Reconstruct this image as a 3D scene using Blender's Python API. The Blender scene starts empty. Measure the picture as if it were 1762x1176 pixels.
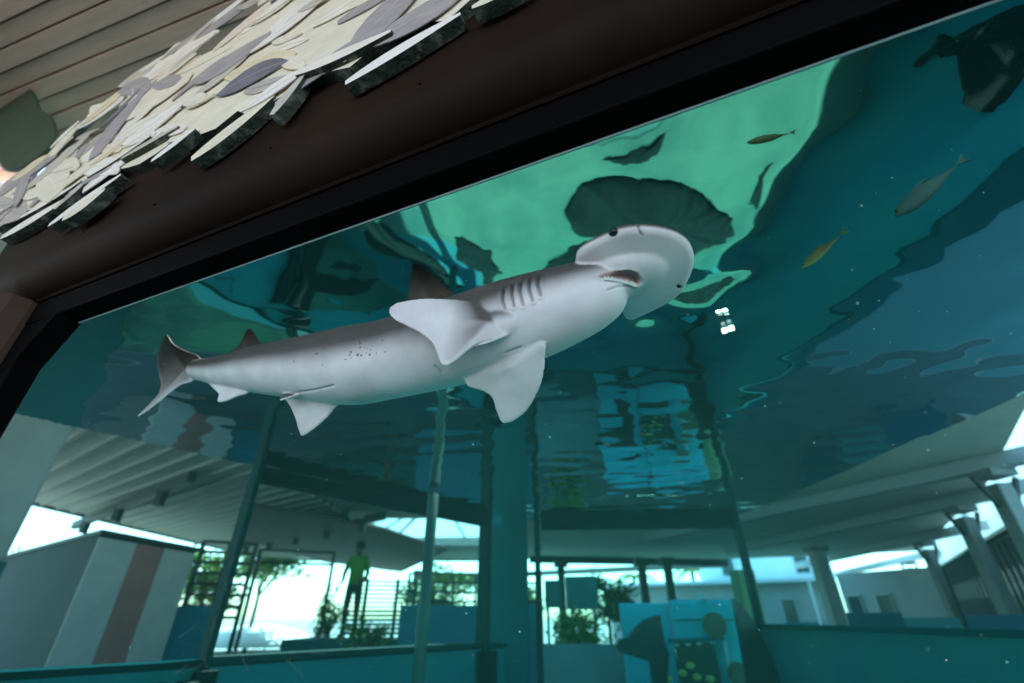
import bpy, bmesh, math, random
from mathutils import Vector, Matrix, noise
from mathutils.geometry import tessellate_polygon
R = math.radians
rnd = random.Random(7)
S = bpy.context.scene
COL = S.collection

# ------------------------------------------------------------------ camera, light, exposure
PITCH, CZ, FPX, PW, PH = R(30.7), 1.3, 800.0, 1762.0, 1176.0
cam = bpy.data.cameras.new('camera'); cam.sensor_width = 36; cam.lens = FPX / PW * 36
cam.clip_start = .02; cam.clip_end = 3000
camo = bpy.data.objects.new('camera', cam); COL.objects.link(camo)
camo.location = (0, 0, CZ); camo.rotation_euler = (R(90) + PITCH, 0, 0)
cam.dof.use_dof = True; cam.dof.focus_distance = .85; cam.dof.aperture_fstop = 2.2
S.camera = camo

SUN_EL, SUN_AZ = R(64), R(12)          # azimuth measured from +Y towards +X
w = bpy.data.worlds.new('World'); S.world = w; w.use_nodes = True
nt = w.node_tree
sky = nt.nodes.new('ShaderNodeTexSky'); sky.sky_type = 'NISHITA'; sky.sun_disc = False
sky.sun_elevation = SUN_EL; sky.sun_rotation = SUN_AZ
bg = nt.nodes['Background']; bg.inputs[1].default_value = .15
nt.links.new(sky.outputs[0], bg.inputs[0])
sun = bpy.data.lights.new('sun', 'SUN'); sun.energy = 3.2; sun.angle = R(.5); sun.color = (1, .95, .87)
suno = bpy.data.objects.new('sun', sun); COL.objects.link(suno)
sd = Vector((math.sin(SUN_AZ) * math.cos(SUN_EL), math.cos(SUN_AZ) * math.cos(SUN_EL), math.sin(SUN_EL)))
suno.rotation_euler = sd.to_track_quat('Z', 'Y').to_euler()
suno.location = (0, 0, 30)
V = S.view_settings
V.view_transform = 'Standard'; V.look = 'None'; V.gamma = 1; V.exposure = 2.3; V.use_curve_mapping = False
S.render.engine = 'CYCLES'
cy = S.cycles
cy.use_denoising = True
try: cy.denoiser = 'OPENIMAGEDENOISE'
except Exception: pass
cy.max_bounces = 10; cy.diffuse_bounces = 5; cy.glossy_bounces = 4; cy.transmission_bounces = 4
cy.transparent_max_bounces = 24; cy.volume_bounces = 1
cy.caustics_reflective = False; cy.caustics_refractive = False
cy.sample_clamp_indirect = 6

# ------------------------------------------------------------------ picture geometry helpers
CAM = Vector((0, 0, CZ))
NG = Vector((math.cos(R(67)), math.sin(R(67)), 0))       # into the tank, across the front glass
UG = Vector((NG.y, -NG.x, 0))                            # along the front glass, towards the right
ZUP = Vector((0, 0, 1))
def ray(x, y):
    a = (x - PW / 2) / FPX; b = -(y - PH / 2) / FPX
    return Vector((a, math.cos(PITCH) - b * math.sin(PITCH), math.sin(PITCH) + b * math.cos(PITCH))).normalized()
def on_plane(p, c, nrm):
    r = ray(*p); return CAM + r * ((c - CAM).dot(nrm) / r.dot(nrm))
def on_glass(p, D): return on_plane(p, NG * D, NG)
def on_z(p, z): return on_plane(p, Vector((0, 0, z)), ZUP)
def at(p, d):                                            # a point at a horizontal distance d
    r = ray(*p); return CAM + r * (d / math.hypot(r.x, r.y))
def ground(x, d):                                        # ground point below picture column x (near the horizon)
    q = at((x, 1040), d); return Vector((q.x, q.y, 0))
def gp(u, D, z): return NG * D + UG * u + ZUP * z
FWD = Vector((0, math.cos(PITCH), math.sin(PITCH))); UPV = Vector((0, -math.sin(PITCH), math.cos(PITCH)))
def to_px(p):
    q = p - CAM; d = q.dot(FWD)
    return PW / 2 + FPX * q.x / d, PH / 2 - FPX * q.dot(UPV) / d

# ------------------------------------------------------------------ materials
MATS = {}
def mat(name, col, rough=.6, col2=None, scale=6, lo=.4, hi=.6, bump=0, bscale=40, detail=4, metal=0, spec=.4, stretch=None, emit=None, coords='Object'):
    if name in MATS: return MATS[name]
    m = bpy.data.materials.new(name); m.use_nodes = True; t = m.node_tree; b = t.nodes['Principled BSDF']
    b.inputs['Base Color'].default_value = (*col, 1); b.inputs['Roughness'].default_value = rough
    b.inputs['Metallic'].default_value = metal; b.inputs['Specular IOR Level'].default_value = spec
    tc = t.nodes.new('ShaderNodeTexCoord'); src = tc.outputs[coords]
    if stretch:
        mp = t.nodes.new('ShaderNodeMapping'); mp.inputs['Scale'].default_value = stretch
        t.links.new(src, mp.inputs[0]); src = mp.outputs[0]
    if col2:
        nz = t.nodes.new('ShaderNodeTexNoise'); nz.inputs['Scale'].default_value = scale; nz.inputs['Detail'].default_value = detail
        nz.inputs['Roughness'].default_value = .62
        t.links.new(src, nz.inputs['Vector'])
        cr = t.nodes.new('ShaderNodeValToRGB'); cr.color_ramp.elements[0].position = lo; cr.color_ramp.elements[1].position = hi
        cr.color_ramp.elements[0].color = (*col, 1); cr.color_ramp.elements[1].color = (*col2, 1)
        t.links.new(nz.outputs['Fac'], cr.inputs[0]); t.links.new(cr.outputs[0], b.inputs['Base Color'])
    if bump:
        n2 = t.nodes.new('ShaderNodeTexNoise'); n2.inputs['Scale'].default_value = bscale; n2.inputs['Detail'].default_value = 5
        t.links.new(src, n2.inputs['Vector'])
        bp = t.nodes.new('ShaderNodeBump'); bp.inputs['Strength'].default_value = bump; bp.inputs['Distance'].default_value = .02
        t.links.new(n2.outputs['Fac'], bp.inputs['Height']); t.links.new(bp.outputs[0], b.inputs['Normal'])
    if emit:
        b.inputs['Emission Color'].default_value = (*emit[0], 1); b.inputs['Emission Strength'].default_value = emit[1]
    MATS[name] = m; return m
def raw_mat(name):
    m = bpy.data.materials.new(name); m.use_nodes = True; t = m.node_tree
    for n_ in list(t.nodes): t.nodes.remove(n_)
    return m, t, t.nodes.new('ShaderNodeOutputMaterial')

m_clear, t, o = raw_mat('clear_acrylic'); n_ = t.nodes.new('ShaderNodeBsdfTransparent')
n_.inputs[0].default_value = (.96, .985, .98, 1); t.links.new(n_.outputs[0], o.inputs['Surface'])
m_water, t, o = raw_mat('teal_water'); n_ = t.nodes.new('ShaderNodeVolumeAbsorption')
n_.inputs['Color'].default_value = (.32, .885, .86, 1); n_.inputs['Density'].default_value = .42
n2_ = t.nodes.new('ShaderNodeVolumeScatter'); n2_.inputs['Color'].default_value = (.30, .95, .92, 1); n2_.inputs['Density'].default_value = .006; n2_.inputs['Anisotropy'].default_value = .2
n3_ = t.nodes.new('ShaderNodeAddShader'); t.links.new(n_.outputs[0], n3_.inputs[0]); t.links.new(n2_.outputs[0], n3_.inputs[1])
t.links.new(n3_.outputs[0], o.inputs['Volume'])
m_surf, t, o = raw_mat('water_skin')
gl = t.nodes.new('ShaderNodeBsdfGlossy'); gl.inputs['Roughness'].default_value = .015; gl.inputs['Color'].default_value = (.9, .97, .96, 1)
tr = t.nodes.new('ShaderNodeBsdfTransparent'); fr = t.nodes.new('ShaderNodeFresnel'); fr.inputs['IOR'].default_value = 1.9
mx = t.nodes.new('ShaderNodeMixShader')
t.links.new(fr.outputs[0], mx.inputs[0]); t.links.new(tr.outputs[0], mx.inputs[1]); t.links.new(gl.outputs[0], mx.inputs[2]); t.links.new(mx.outputs[0], o.inputs['Surface'])

M_brown = mat('dark_brown_paint', (.0105, .0056, .0034), .65, (.021, .0105, .006), 2.0, .4, .75, .04, 90, spec=.08)
M_gasket = mat('black_sealant', (.0011, .0010, .0010), .7, spec=.05)
M_lip = mat('polished_acrylic_edge', (.75, .8, .82), .25)
M_roofboard = mat('grey_roof_board', (.66, .46, .36), .75, (.55, .38, .30), 5, .35, .7, .2, 30, stretch=(1, 8, 8))
M_groove = mat('roof_groove', (.24, .19, .16), .9)
M_conc = mat('pale_concrete', (.34, .33, .31), .9, (.24, .235, .225), 1.3, .35, .7, .2, 20)
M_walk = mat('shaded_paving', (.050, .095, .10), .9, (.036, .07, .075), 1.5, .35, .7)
M_tank = mat('blue_tank_paint', (.012, .17, .23), .7, (.018, .21, .21), .9, .42, .66, .15, 20)
M_tankfloor = mat('blue_tank_floor', (.010, .095, .135), .85, (.014, .12, .12), .8, .4, .62, .15, 20)
M_sand = mat('green_algae_sand', (.080, .122, .085), .9, (.032, .070, .054), 1.5, .36, .68, .4, 25)
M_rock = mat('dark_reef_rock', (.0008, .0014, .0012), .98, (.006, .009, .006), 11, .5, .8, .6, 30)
M_dark = mat('black_window_frame', (.0035, .0045, .005), .6, (.006, .008, .009), 12, .4, .7, spec=.15)
M_soffit = mat('cream_soffit', (.58, .54, .49), .8, (.5, .47, .43), 2, .35, .7)
M_rib = mat('soffit_rib', (.42, .39, .36), .8)
M_steel = mat('grey_steel', (.22, .23, .24), .5, (.17, .18, .19), 6, .35, .7)
M_beam = mat('dark_steel_beam', (.045, .04, .04), .6)
M_brownsoff = mat('brown_soffit', (.17, .10, .08), .8, (.13, .08, .065), 3, .35, .7)
M_white = mat('white_render', (.74, .74, .78), .85, (.66, .66, .70), 1.5, .35, .75)
M_greyw = mat('grey_render', (.40, .40, .42), .85, (.33, .33, .35), 1.5, .35, .75)
M_glassd = mat('dark_window_glass', (.03, .045, .06), .15)
M_turq = mat('turquoise_paint', (.01, .50, .58), .6, (.015, .42, .50), 3, .35, .7)
M_olive = mat('olive_paint', (.22, .30, .16), .7)
M_teal = mat('dark_teal_paint', (.02, .12, .14), .7, (.03, .16, .17), 2, .35, .7)
M_blue = mat('blue_board', (.012, .07, .11), .8)

# ------------------------------------------------------------------ mesh builder
class MB:
    def __init__(s): s.v, s.f, s.m = [], [], []
    def add(s, vs, fs, mi=0):
        b = len(s.v); s.v += [Vector(x) for x in vs]; s.f += [tuple(i + b for i in f) for f in fs]; s.m += [mi] * len(fs); return s
    def box(s, c, size, ax=None, mi=0):
        c = Vector(c); X, Y, Z = ax or (Vector((1, 0, 0)), Vector((0, 1, 0)), ZUP)
        hx, hy, hz = [q / 2 for q in size]
        vs = [c + X * (hx * i) + Y * (hy * j) + Z * (hz * k) for i in (-1, 1) for j in (-1, 1) for k in (-1, 1)]
        return s.add(vs, [(0, 1, 3, 2), (4, 6, 7, 5), (0, 4, 5, 1), (2, 3, 7, 6), (0, 2, 6, 4), (1, 5, 7, 3)], mi)
    def bar(s, a, b, wx, wy, up=ZUP, mi=0):
        a, b = Vector(a), Vector(b); d = (b - a); L = d.length; d.normalize()
        x = d.cross(up); x = x.normalized() if x.length > 1e-4 else Vector((1, 0, 0)); y = x.cross(d)
        return s.box((a + b) / 2, (L, wx, wy), (d, x, y), mi)
    def tube(s, pts, rad, nseg=10, cap=True, mi=0):
        rings = []; pts = [Vector(p) for p in pts]
        for i, p in enumerate(pts):
            d = (pts[min(i + 1, len(pts) - 1)] - pts[max(i - 1, 0)]).normalized()
            x = d.cross(ZUP if abs(d.z) < .95 else Vector((1, 0, 0))).normalized(); y = x.cross(d)
            r = rad[i] if isinstance(rad, (list, tuple)) else rad
            rings.append([p + (x * math.cos(2 * math.pi * k / nseg) + y * math.sin(2 * math.pi * k / nseg)) * r for k in range(nseg)])
        return s.loft(rings, cap, mi)
    def loft(s, rings, cap=True, mi=0):
        nseg = len(rings[0]); vs = [v for r in rings for v in r]; fs = []
        for i in range(len(rings) - 1):
            for k in range(nseg):
                a = i * nseg + k; b_ = i * nseg + (k + 1) % nseg
                fs.append((a, b_, b_ + nseg, a + nseg))
        if cap: fs += [tuple(range(nseg))[::-1], tuple(range((len(rings) - 1) * nseg, len(rings) * nseg))]
        return s.add(vs, fs, mi)
    def prism(s, poly, off, mi=0, side=None):
        """a polygon (list of points) thickened by the vector off"""
        n = len(poly); a = [Vector(p) for p in poly]; b = [p + off for p in a]
        tri = tessellate_polygon([a])
        fs = [tuple(t_) for t_ in tri] + [tuple(i + n for i in t_[::-1]) for t_ in tri]
        s.add(a + b, fs, mi)
        s.add(a + b, [(i, (i + 1) % n, (i + 1) % n + n, i + n) for i in range(n)], mi if side is None else side)
        return s
    def ball(s, c, r, ax=None, nu=12, nv=8, mi=0):
        c = Vector(c); X, Y, Z = ax or (Vector((1, 0, 0)), Vector((0, 1, 0)), ZUP)
        if not isinstance(r, (tuple, list)): r = (r, r, r)
        vs = [c + Z * r[2]]
        for j in range(1, nv):
            th = math.pi * j / nv
            for i in range(nu):
                ph = 2 * math.pi * i / nu
                vs.append(c + X * (r[0] * math.sin(th) * math.cos(ph)) + Y * (r[1] * math.sin(th) * math.sin(ph)) + Z * (r[2] * math.cos(th)))
        vs.append(c - Z * r[2]); fs = []
        for i in range(nu):
            fs.append((0, 1 + i, 1 + (i + 1) % nu))
            for j in range(nv - 2):
                a = 1 + j * nu + i; b = 1 + j * nu + (i + 1) % nu
                fs.append((a, a + nu, b + nu, b))
            fs.append((len(vs) - 1, 1 + (nv - 2) * nu + (i + 1) % nu, 1 + (nv - 2) * nu + i))
        return s.add(vs, fs, mi)
    def mesh(s, name, fix=True):
        me = bpy.data.meshes.new(name); me.from_pydata([tuple(v) for v in s.v], [], s.f); me.update()
        me.polygons.foreach_set('material_index', s.m)
        if fix:
            bm = bmesh.new(); bm.from_mesh(me); bmesh.ops.recalc_face_normals(bm, faces=bm.faces); bm.to_mesh(me); bm.free()
        return me
    def build(s, name, mats, parent=None, smooth=False, bevel=0, fix=True):
        me = s.mesh(name, fix)
        if not isinstance(mats, (list, tuple)): mats = [mats]
        for m in mats: me.materials.append(m)
        ob = bpy.data.objects.new(name, me); COL.objects.link(ob)
        if parent is not None:
            ob.parent = parent; ob.matrix_parent_inverse = Matrix.Translation(-Vector(root_loc(parent)))
        if smooth: me.polygons.foreach_set('use_smooth', [True] * len(me.polygons))
        if bevel:
            md = ob.modifiers.new('bevel', 'BEVEL'); md.width = bevel; md.segments = 2; md.limit_method = 'ANGLE'
        return ob
def root_loc(o):                                         # children are built in world coordinates
    return o.location if o.parent is None else Vector((0, 0, 0))
def tag(o, label=None, cat=None, group=None, kind=None):
    if label: o['label'] = label
    if cat: o['category'] = cat
    if group: o['group'] = group
    if kind: o['kind'] = kind
    return o
def thing(name, label, cat, loc, group=None):
    o = bpy.data.objects.new(name, None); COL.objects.link(o); o.location = loc; o.empty_display_size = .1
    return tag(o, label, cat, group)
def struct(o): o['kind'] = 'structure'; return o

# ------------------------------------------------------------------ tank plan
ZS = 2.15                                                # water level
V0, V1, V2, V3, V4 = Vector((-1.21, 1.0, 0)), Vector((-3.0, 1.35, 0)), Vector((-.065, 4.97, 0)), Vector((2.18, 4.81, 0)), Vector((2.3, -.48, 0))
def wall_hit(p):
    """where the line of sight through p lands after the mirror of the water surface: (point, inward normal)"""
    r = ray(*p); q = CAM + r * ((ZS - CZ) / r.z); d = Vector((r.x, r.y, -r.z))
    best = (q + d * (q.z / -d.z), ZUP)
    tb = q.z / -d.z
    for a, b in ((V1, V2), (V2, V3), (V3, V4), (V0, V1)):
        e = (b - a).normalized(); nn = Vector((e.y, -e.x, 0))      # towards the tank
        den = d.dot(nn)
        if den < -1e-6:
            t_ = (a - q).dot(nn) / den
            if 0 < t_ < tb:
                h = q + d * t_
                if -.01 < (h - a).dot(e) < (b - a).length + .01: best, tb = (h, nn), t_
    return best

# ------------------------------------------------------------------ setting
g = MB().add([(-300, -300, -.02), (300, -300, -.02), (300, 300, -.02), (-300, 300, -.02)], [(0, 1, 2, 3)]).build('ground', M_conc); struct(g)
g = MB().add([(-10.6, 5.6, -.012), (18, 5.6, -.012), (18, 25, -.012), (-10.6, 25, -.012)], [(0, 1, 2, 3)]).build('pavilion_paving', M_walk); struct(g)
g = MB().add([(-8, .2, -.008), (-3.2, .2, -.008), (-.6, 5.55, -.008), (-8, 5.55, -.008)], [(0, 1, 2, 3)]).build('mirror_turf', mat('mirror_green', (.045, .20, .085), .9, (.012, .075, .05), 1.1, .42, .6)); struct(g)  # ground made up so the water surface mirrors a green patch
g = MB().add([(2.5, -2, -.008), (9, -2, -.008), (9, 5.55, -.008), (2.5, 5.55, -.008)], [(0, 1, 2, 3)]).build('mirror_paving', mat('teal_paving', (.042, .16, .175), .9, (.055, .165, .175), 1.2, .4, .7)); struct(g)  # tinted teal so its mirror image reads as tank water
g = MB().add([(-9, -5, -.006), (9, -5, -.006), (9, 0, -.006), (-9, 0, -.006)], [(0, 1, 2, 3)]).build('visitor_floor', mat('dark_floor', (.13, .125, .12), .8, (.10, .095, .09), 2, .35, .7)); struct(g)  # unseen dark floor added to cut light bounced up at the shark
g = MB().add([V0 + ZUP * .004, V1 + ZUP * .004, V2 + ZUP * .004, V3 + ZUP * .004, V4 + ZUP * .004], [(0, 1, 2, 3, 4)]).build('tank_floor', M_tankfloor); struct(g)

# water: absorbing body and rippled skin
def off(p, k):
    c = Vector((0, 2.6, 0)); return p + (p - c).normalized() * k
poly = [NG * .462 + UG * -1.46, off(V1, .04), off(V2, .04), off(V3, .04), Vector((2.33, 0, 0)), NG * .462 + UG * 2.3]
wat = MB().prism([p + ZUP * -.03 for p in poly], ZUP * (ZS + .035)).build('water', m_water); tag(wat, kind='structure')
def wave(x, y):
    p = Vector((x, y, 0))
    far = min(1, max(0, (y - 1.0) / 3.2))
    h = .0042 * noise.noise(Vector((x * 2.3, y * 2.1, 3.1)))
    h += (.0010 + .0030 * far) * noise.noise(Vector((x * 3.0 + 5, y * 8.5 + .9 * x, 1.7)))
    h += (.0004 + .0010 * far) * noise.noise(Vector((x * 6 + 2, y * 19 + 2 * x, 5.7)))
    h += (.0009 + .0011 * far) * noise.noise(Vector((x * 7.5 + 3, y * 6.5, 9.7)))
    h += .0009 * noise.noise(Vector((x * 9, y * 11, 8.2)))
    rr = math.hypot(x + .62, y - 1.45)                   # a drop's rings
    h += .0009 * math.sin(rr * 75) * math.exp(-(rr / .13) ** 2)
    rr = math.hypot(x - .62, y - 1.25)                   # churn ahead of the snout
    h += .017 * noise.noise(Vector((x * 7, y * 7, 4.4))) * math.exp(-(rr / .22) ** 2)
    return h
n = 230; x0, x1, y0, y1 = -3.3, 2.6, -.7, 5.2
vs = []; fs = []
for j in range(n + 1):
    for i in range(n + 1):
        x = x0 + (x1 - x0) * i / n; y = y0 + (y1 - y0) * j / n
        vs.append((x, y, ZS + wave(x, y)))
plan = [NG * .44 + UG * -1.5, V1, V2, V3, V4, NG * .44 + UG * 2.5]
plan = [off(p, .05) if p in (V1, V2, V3) else p for p in plan]
def inside(x, y):
    c = False; j_ = len(plan) - 1
    for i_ in range(len(plan)):
        a, b = plan[i_], plan[j_]
        if (a.y > y) != (b.y > y) and x < (b.x - a.x) * (y - a.y) / (b.y - a.y) + a.x: c = not c
        j_ = i_
    return c
for j in range(n):
    for i in range(n):
        a = j * (n + 1) + i
        if inside((vs[a][0] + vs[a + 1][0]) / 2, (vs[a][1] + vs[a + n + 1][1]) / 2): fs.append((a, a + 1, a + n + 2, a + n + 1))
me = bpy.data.meshes.new('water_surface'); me.from_pydata(vs, [], fs); me.update()
me.polygons.foreach_set('use_smooth', [True] * len(me.polygons)); me.materials.append(m_surf)
ws = bpy.data.objects.new('water_surface', me); COL.objects.link(ws); struct(ws)

# tank walls
def wall(a, b, z1, label, cop=(.0105, .075, .09), name='tank_wall', th=.14, z0=-.02):
    e = (b - a).normalized(); nn = Vector((-e.y, e.x, 0))
    o = MB().prism([a + ZUP * z0, b + ZUP * z0, b + nn * th + ZUP * z0, a + nn * th + ZUP * z0], ZUP * (z1 - z0)).build(name, M_tank)
    MB().prism([a + ZUP * (z1 + .002) - nn * .02, b + ZUP * (z1 + .002) - nn * .02, b + nn * (th + .02) + ZUP * (z1 + .002), a + nn * (th + .02) + ZUP * (z1 + .002)], ZUP * .03).build('dimming_coping', mat('teal_coping' if cop[0] > .01 else 'dark_coping', cop, .95, spec=0), o)  # dark strip added so sunlit wall tops stay dim
    return tag(o, label, 'wall')
wall(V1, V2, 1.07, 'low blue painted tank wall under the left far window', (.004, .03, .036))
wall(V2 + (V3 - V2) * .07, V3, .52, 'low blue painted tank wall under the turquoise kiosk')
wall(V3, V4, 1.22, 'long low blue painted tank wall on the right side below the columns')
wall(V0, V1, 1.9, 'tall blue side wall of the tank beside the left window post')
pc = V2 + Vector((.02, .12, 0))
o = MB().box(pc + ZUP * 1.13, (.40, .2, 2.3), (Vector((1, -.0, 0)), Vector((0, 1, 0)), ZUP)).build('tank_pillar', mat('pillar_paint', (.012, .13, .16), .7, (.016, .15, .155), 1.2, .4, .7), bevel=.015); tag(o, 'teal corner pillar of the tank between the two dark window jambs', 'pillar')

def azpt(a, b, x, d=None):                               # where picture column x (near y=1000) meets wall a-b
    r = ray(x, 1000); dx, dy = r.x, r.y; e = b - a
    t_ = (a.x * dy - a.y * dx) / (dx * e.y - dy * e.x) * -1
    t_ = (dx * a.y - dy * a.x) / (dy * e.x - dx * e.y)
    return a + e * t_
def window(a, b, xl, xr, zb, zt, jl, jr, label, loc):
    e = (b - a).normalized(); nn = Vector((-e.y, e.x, 0))
    pl, pr = azpt(a, b, xl), azpt(a, b, xr)
    t_ = thing('viewing_window', label, 'window', (pl + pr) / 2)
    ax = (e, nn, ZUP)
    MB().box(pl + nn * .02 + ZUP * (zt + .22) / 2, (jl * .75, .12, zt + .18), ax).build('jamb', mat('dark_teal_frame', (.008, .032, .036), .6, spec=.15), t_, bevel=.006)
    MB().box(pr + nn * .02 + ZUP * (zt + .22) / 2, (jr * .75, .12, zt + .18), ax).build('jamb', mat('dark_teal_frame', ()), t_, bevel=.006)
    for q_, w_ in ((pl, jl), (pr, jr)):
        MB().box(q_ - nn * .045 + ZUP * (.01 + (zb - .02) / 2), (w_ * 2.6, .04, zb - .02), ax).build('jamb_base', M_dark, t_, bevel=.006)
    L = (pr - pl).length - (jl + jr) / 2 - .004
    mid = (pl + pr) / 2 + e * (jl - jr) / 4
    MB().box(mid + nn * .02 + ZUP * (zt + .015), (L, .09, .10), ax).build('top_rail', M_dark, t_, bevel=.006)
    MB().box(mid + nn * .02 + ZUP * (zb + .03), (L, .09, .04), ax).build('bottom_rail', mat('dark_teal_frame', ()), t_, bevel=.006)
    MB().box(mid + nn * .03 + ZUP * (zb + zt) / 2, (L, .012, zt - zb - .08), ax).build('pane', m_clear, t_)
    return t_
window(V1, V2, 392, 836, 1.07, 2.09, .045, .08, 'far left tank window in a black frame looking onto the pavilion', None)
window(V2, V3, 926, 1292, .52, 2.09, .075, .06, 'far tank window in a black frame showing the turquoise kiosk', None)
# dark pipes low on the left wall, added to mirror as window jambs
for k, x in enumerate((322, 366)):
    p = azpt(V1, V2, x); e = (V2 - V1).normalized(); p = p + Vector((e.y, -e.x, 0)) * .06
    o = MB().tube([p + ZUP * .01, p + ZUP * .5, p + ZUP * 1.02], .05, 12).build('pipe', M_dark, smooth=True)
    tag(o, ('dark upright added to mirror as a window jamb, nearer the post', 'dark upright added to mirror as a window jamb, nearer the window')[k], 'pipe')
# pale standpipe in front of the left window
p = at((742, 900), 3.7)
o = thing('standpipe', 'pale grey green standpipe rising through the water before the left window', 'pipe', (p.x, p.y, 0))
MB().tube([(p.x, p.y, 0), (p.x, p.y, 1.2), (p.x, p.y, 2.6)], .040, 16).build('pipe_shaft', mat('pale_pipe', (.09, .13, .12), .5, (.07, .10, .09), 5, .4, .7), o, smooth=True)
MB().tube([(p.x, p.y, 1.2), (p.x, p.y, 1.25)], .046, 16).build('collar', mat('pale_pipe', ()), o, smooth=False)

# algae sand and rocks on the bottom
def patch(pts, name, m, lift, label=None, cat=None):
    hs = [wall_hit(p) for p in pts]
    up = sum((h[1] for h in hs), Vector()).normalized()
    floor = sum(1 for h in hs if h[1] == ZUP) > len(hs) / 2
    if floor: ps = [Vector((h[0].x, h[0].y, .004)) for h in hs]; nrm = ZUP
    else:
        cnt = {}
        nrm = max((h[1] for h in hs), key=lambda v: sum(1 for h in hs if (h[1] - v).length < .01))
        ps = [Vector((h[0].x, h[0].y, min(h[0].z, 1.0))) for h in hs if (h[1] - nrm).length < .01]
    n_ = len(ps); dense = []
    for i in range(n_):
        a, b = ps[i], ps[(i + 1) % n_]
        k = max(1, int((b - a).length / .03))
        for j in range(k):
            q = a.lerp(b, j / k); w_ = noise.noise_vector(q * 5) * .04 + noise.noise_vector(q * 13) * .03 + noise.noise_vector(q * 31) * .014
            dense.append(q + w_ - nrm * w_.dot(nrm))
    return dense, nrm
def flat_patch(pts, name, m, lift):
    d, nrm = patch(pts, name, m, lift)
    o = MB().prism([q + nrm * .001 for q in d], nrm * lift).build(name, m); o['kind'] = 'structure'; return o
flat_patch([(640, 385), (760, 340), (900, 285), (1300, 140), (1480, 70), (1620, 60), (1700, 100), (1660, 140), (1540, 230), (1430, 335), (1320, 398), (1230, 425), (1150, 480), (1000, 508), (900, 508), (845, 505), (815, 470), (775, 400), (705, 372)], 'sand_bed', M_sand, .012)
flat_patch([(560, 440), (620, 360), (900, 262), (1300, 110), (1540, 20), (1740, 20), (1762, 70), (1700, 160), (1600, 235), (1480, 335), (1340, 418), (1250, 445), (1160, 500), (1000, 520), (880, 515), (800, 420), (700, 400)], 'sand_fringe', mat('dark_algae_sand', (.058, .105, .08), .9, (.028, .07, .065), 2.2, .36, .7), .005)
flat_patch([(255, 505), (360, 478), (372, 560), (352, 622), (285, 622), (235, 565)], 'algae_patch', M_sand, .010)
flat_patch([(520, 452), (575, 402), (640, 388), (700, 428), (768, 495), (700, 515), (640, 545), (530, 545)], 'algae_patch', M_sand, .010)
def rock(pts, h, label):
    d, nrm = patch(pts, 'rock', None, 0)
    c = sum(d, Vector()) / len(d); rings = []
    for s_, z_ in ((1, -.0), (.97, .35), (.8, .75), (.5, .95), (.2, 1)):
        rings.append([c + (q - c) * s_ + nrm * max(.006, (h * z_ * (1 + .5 * noise.noise((c + (q - c) * s_) * 9)))) + noise.noise_vector(q * 14 + nrm * z_) * .012 for q in d])
    o = MB().loft(rings).build('rock', M_rock, smooth=True); tag(o, label, 'rock', 'dark rocks on the tank bottom'); return o
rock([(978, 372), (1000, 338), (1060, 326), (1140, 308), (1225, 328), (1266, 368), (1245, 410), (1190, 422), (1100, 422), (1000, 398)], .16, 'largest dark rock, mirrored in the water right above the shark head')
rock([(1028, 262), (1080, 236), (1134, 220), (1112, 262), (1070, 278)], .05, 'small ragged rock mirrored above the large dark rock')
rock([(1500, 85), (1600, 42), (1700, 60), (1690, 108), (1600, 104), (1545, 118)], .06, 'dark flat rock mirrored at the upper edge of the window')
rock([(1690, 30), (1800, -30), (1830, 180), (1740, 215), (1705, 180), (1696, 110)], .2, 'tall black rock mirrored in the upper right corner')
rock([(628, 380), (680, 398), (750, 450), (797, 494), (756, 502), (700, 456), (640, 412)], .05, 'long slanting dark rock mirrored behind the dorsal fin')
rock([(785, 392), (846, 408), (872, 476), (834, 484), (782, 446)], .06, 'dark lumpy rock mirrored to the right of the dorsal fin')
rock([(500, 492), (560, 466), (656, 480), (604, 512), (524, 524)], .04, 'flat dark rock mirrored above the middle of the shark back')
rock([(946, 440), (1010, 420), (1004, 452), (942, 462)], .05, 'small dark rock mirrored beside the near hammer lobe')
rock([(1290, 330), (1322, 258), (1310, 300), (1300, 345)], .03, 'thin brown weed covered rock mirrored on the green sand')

# ------------------------------------------------------------------ front window frame, beam, glass
fr = thing('window_frame', 'dark brown rounded beam and post framing the tank window', 'window frame', gp(-.4, .4, 0))
def sweep_h(prof, u0, u1, nu=24):
    return [[gp(u0 + (u1 - u0) * i / nu, D, z) for D, z in prof] for i in range(nu + 1)]
prof = [(.47, 1.975), (.40, 1.972)]
for k in range(0, 19):
    a = R(-90 - 5 * k); prof.append((.415 + .075 * math.cos(a), 2.045 + .073 * math.sin(a)))
prof += [(.335, 2.2), (.345, 2.6), (.47, 2.6)]
MB().loft(sweep_h(prof, -1.62, 2.6)).build('header_beam', M_brown, fr, smooth=True, bevel=0)
profp = [(-1.46, .47), (-1.462, .40)]
for k in range(0, 10):
    a = R(180 - 0 + 10 * k); 
    profp.append((-1.535 - .075 * math.cos(a + math.pi), .41 + .075 * math.sin(a)))
profp = [(-1.455, .47), (-1.455, .40), (-1.465, .365), (-1.49, .34), (-1.53, .328), (-1.62, .325), (-1.9, .325), (-1.9, .47)]
MB().loft([[gp(u, D, z) for u, D in profp] for z in (0, 1.2, 1.974)]).build('post', mat('lit_brown_paint', (.045, .027, .018), .6, (.07, .043, .029), 3, .4, .7, spec=.15), fr)  # lighter copy of the beam's brown, light put into the colour
MB().box(gp(.5, .435, 1.94), (4.1, .05, .066), (UG, NG, ZUP)).build('gasket', M_gasket, fr, bevel=.004)
MB().box(gp(-1.42, .435, .95), (.066, .05, 1.91), (UG, NG, ZUP)).build('gasket', M_gasket, fr, bevel=.004)
a_, b_, c_ = gp(-1.388, .41, 1.908), gp(-1.32, .41, 1.908), gp(-1.388, .41, 1.80)
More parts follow.
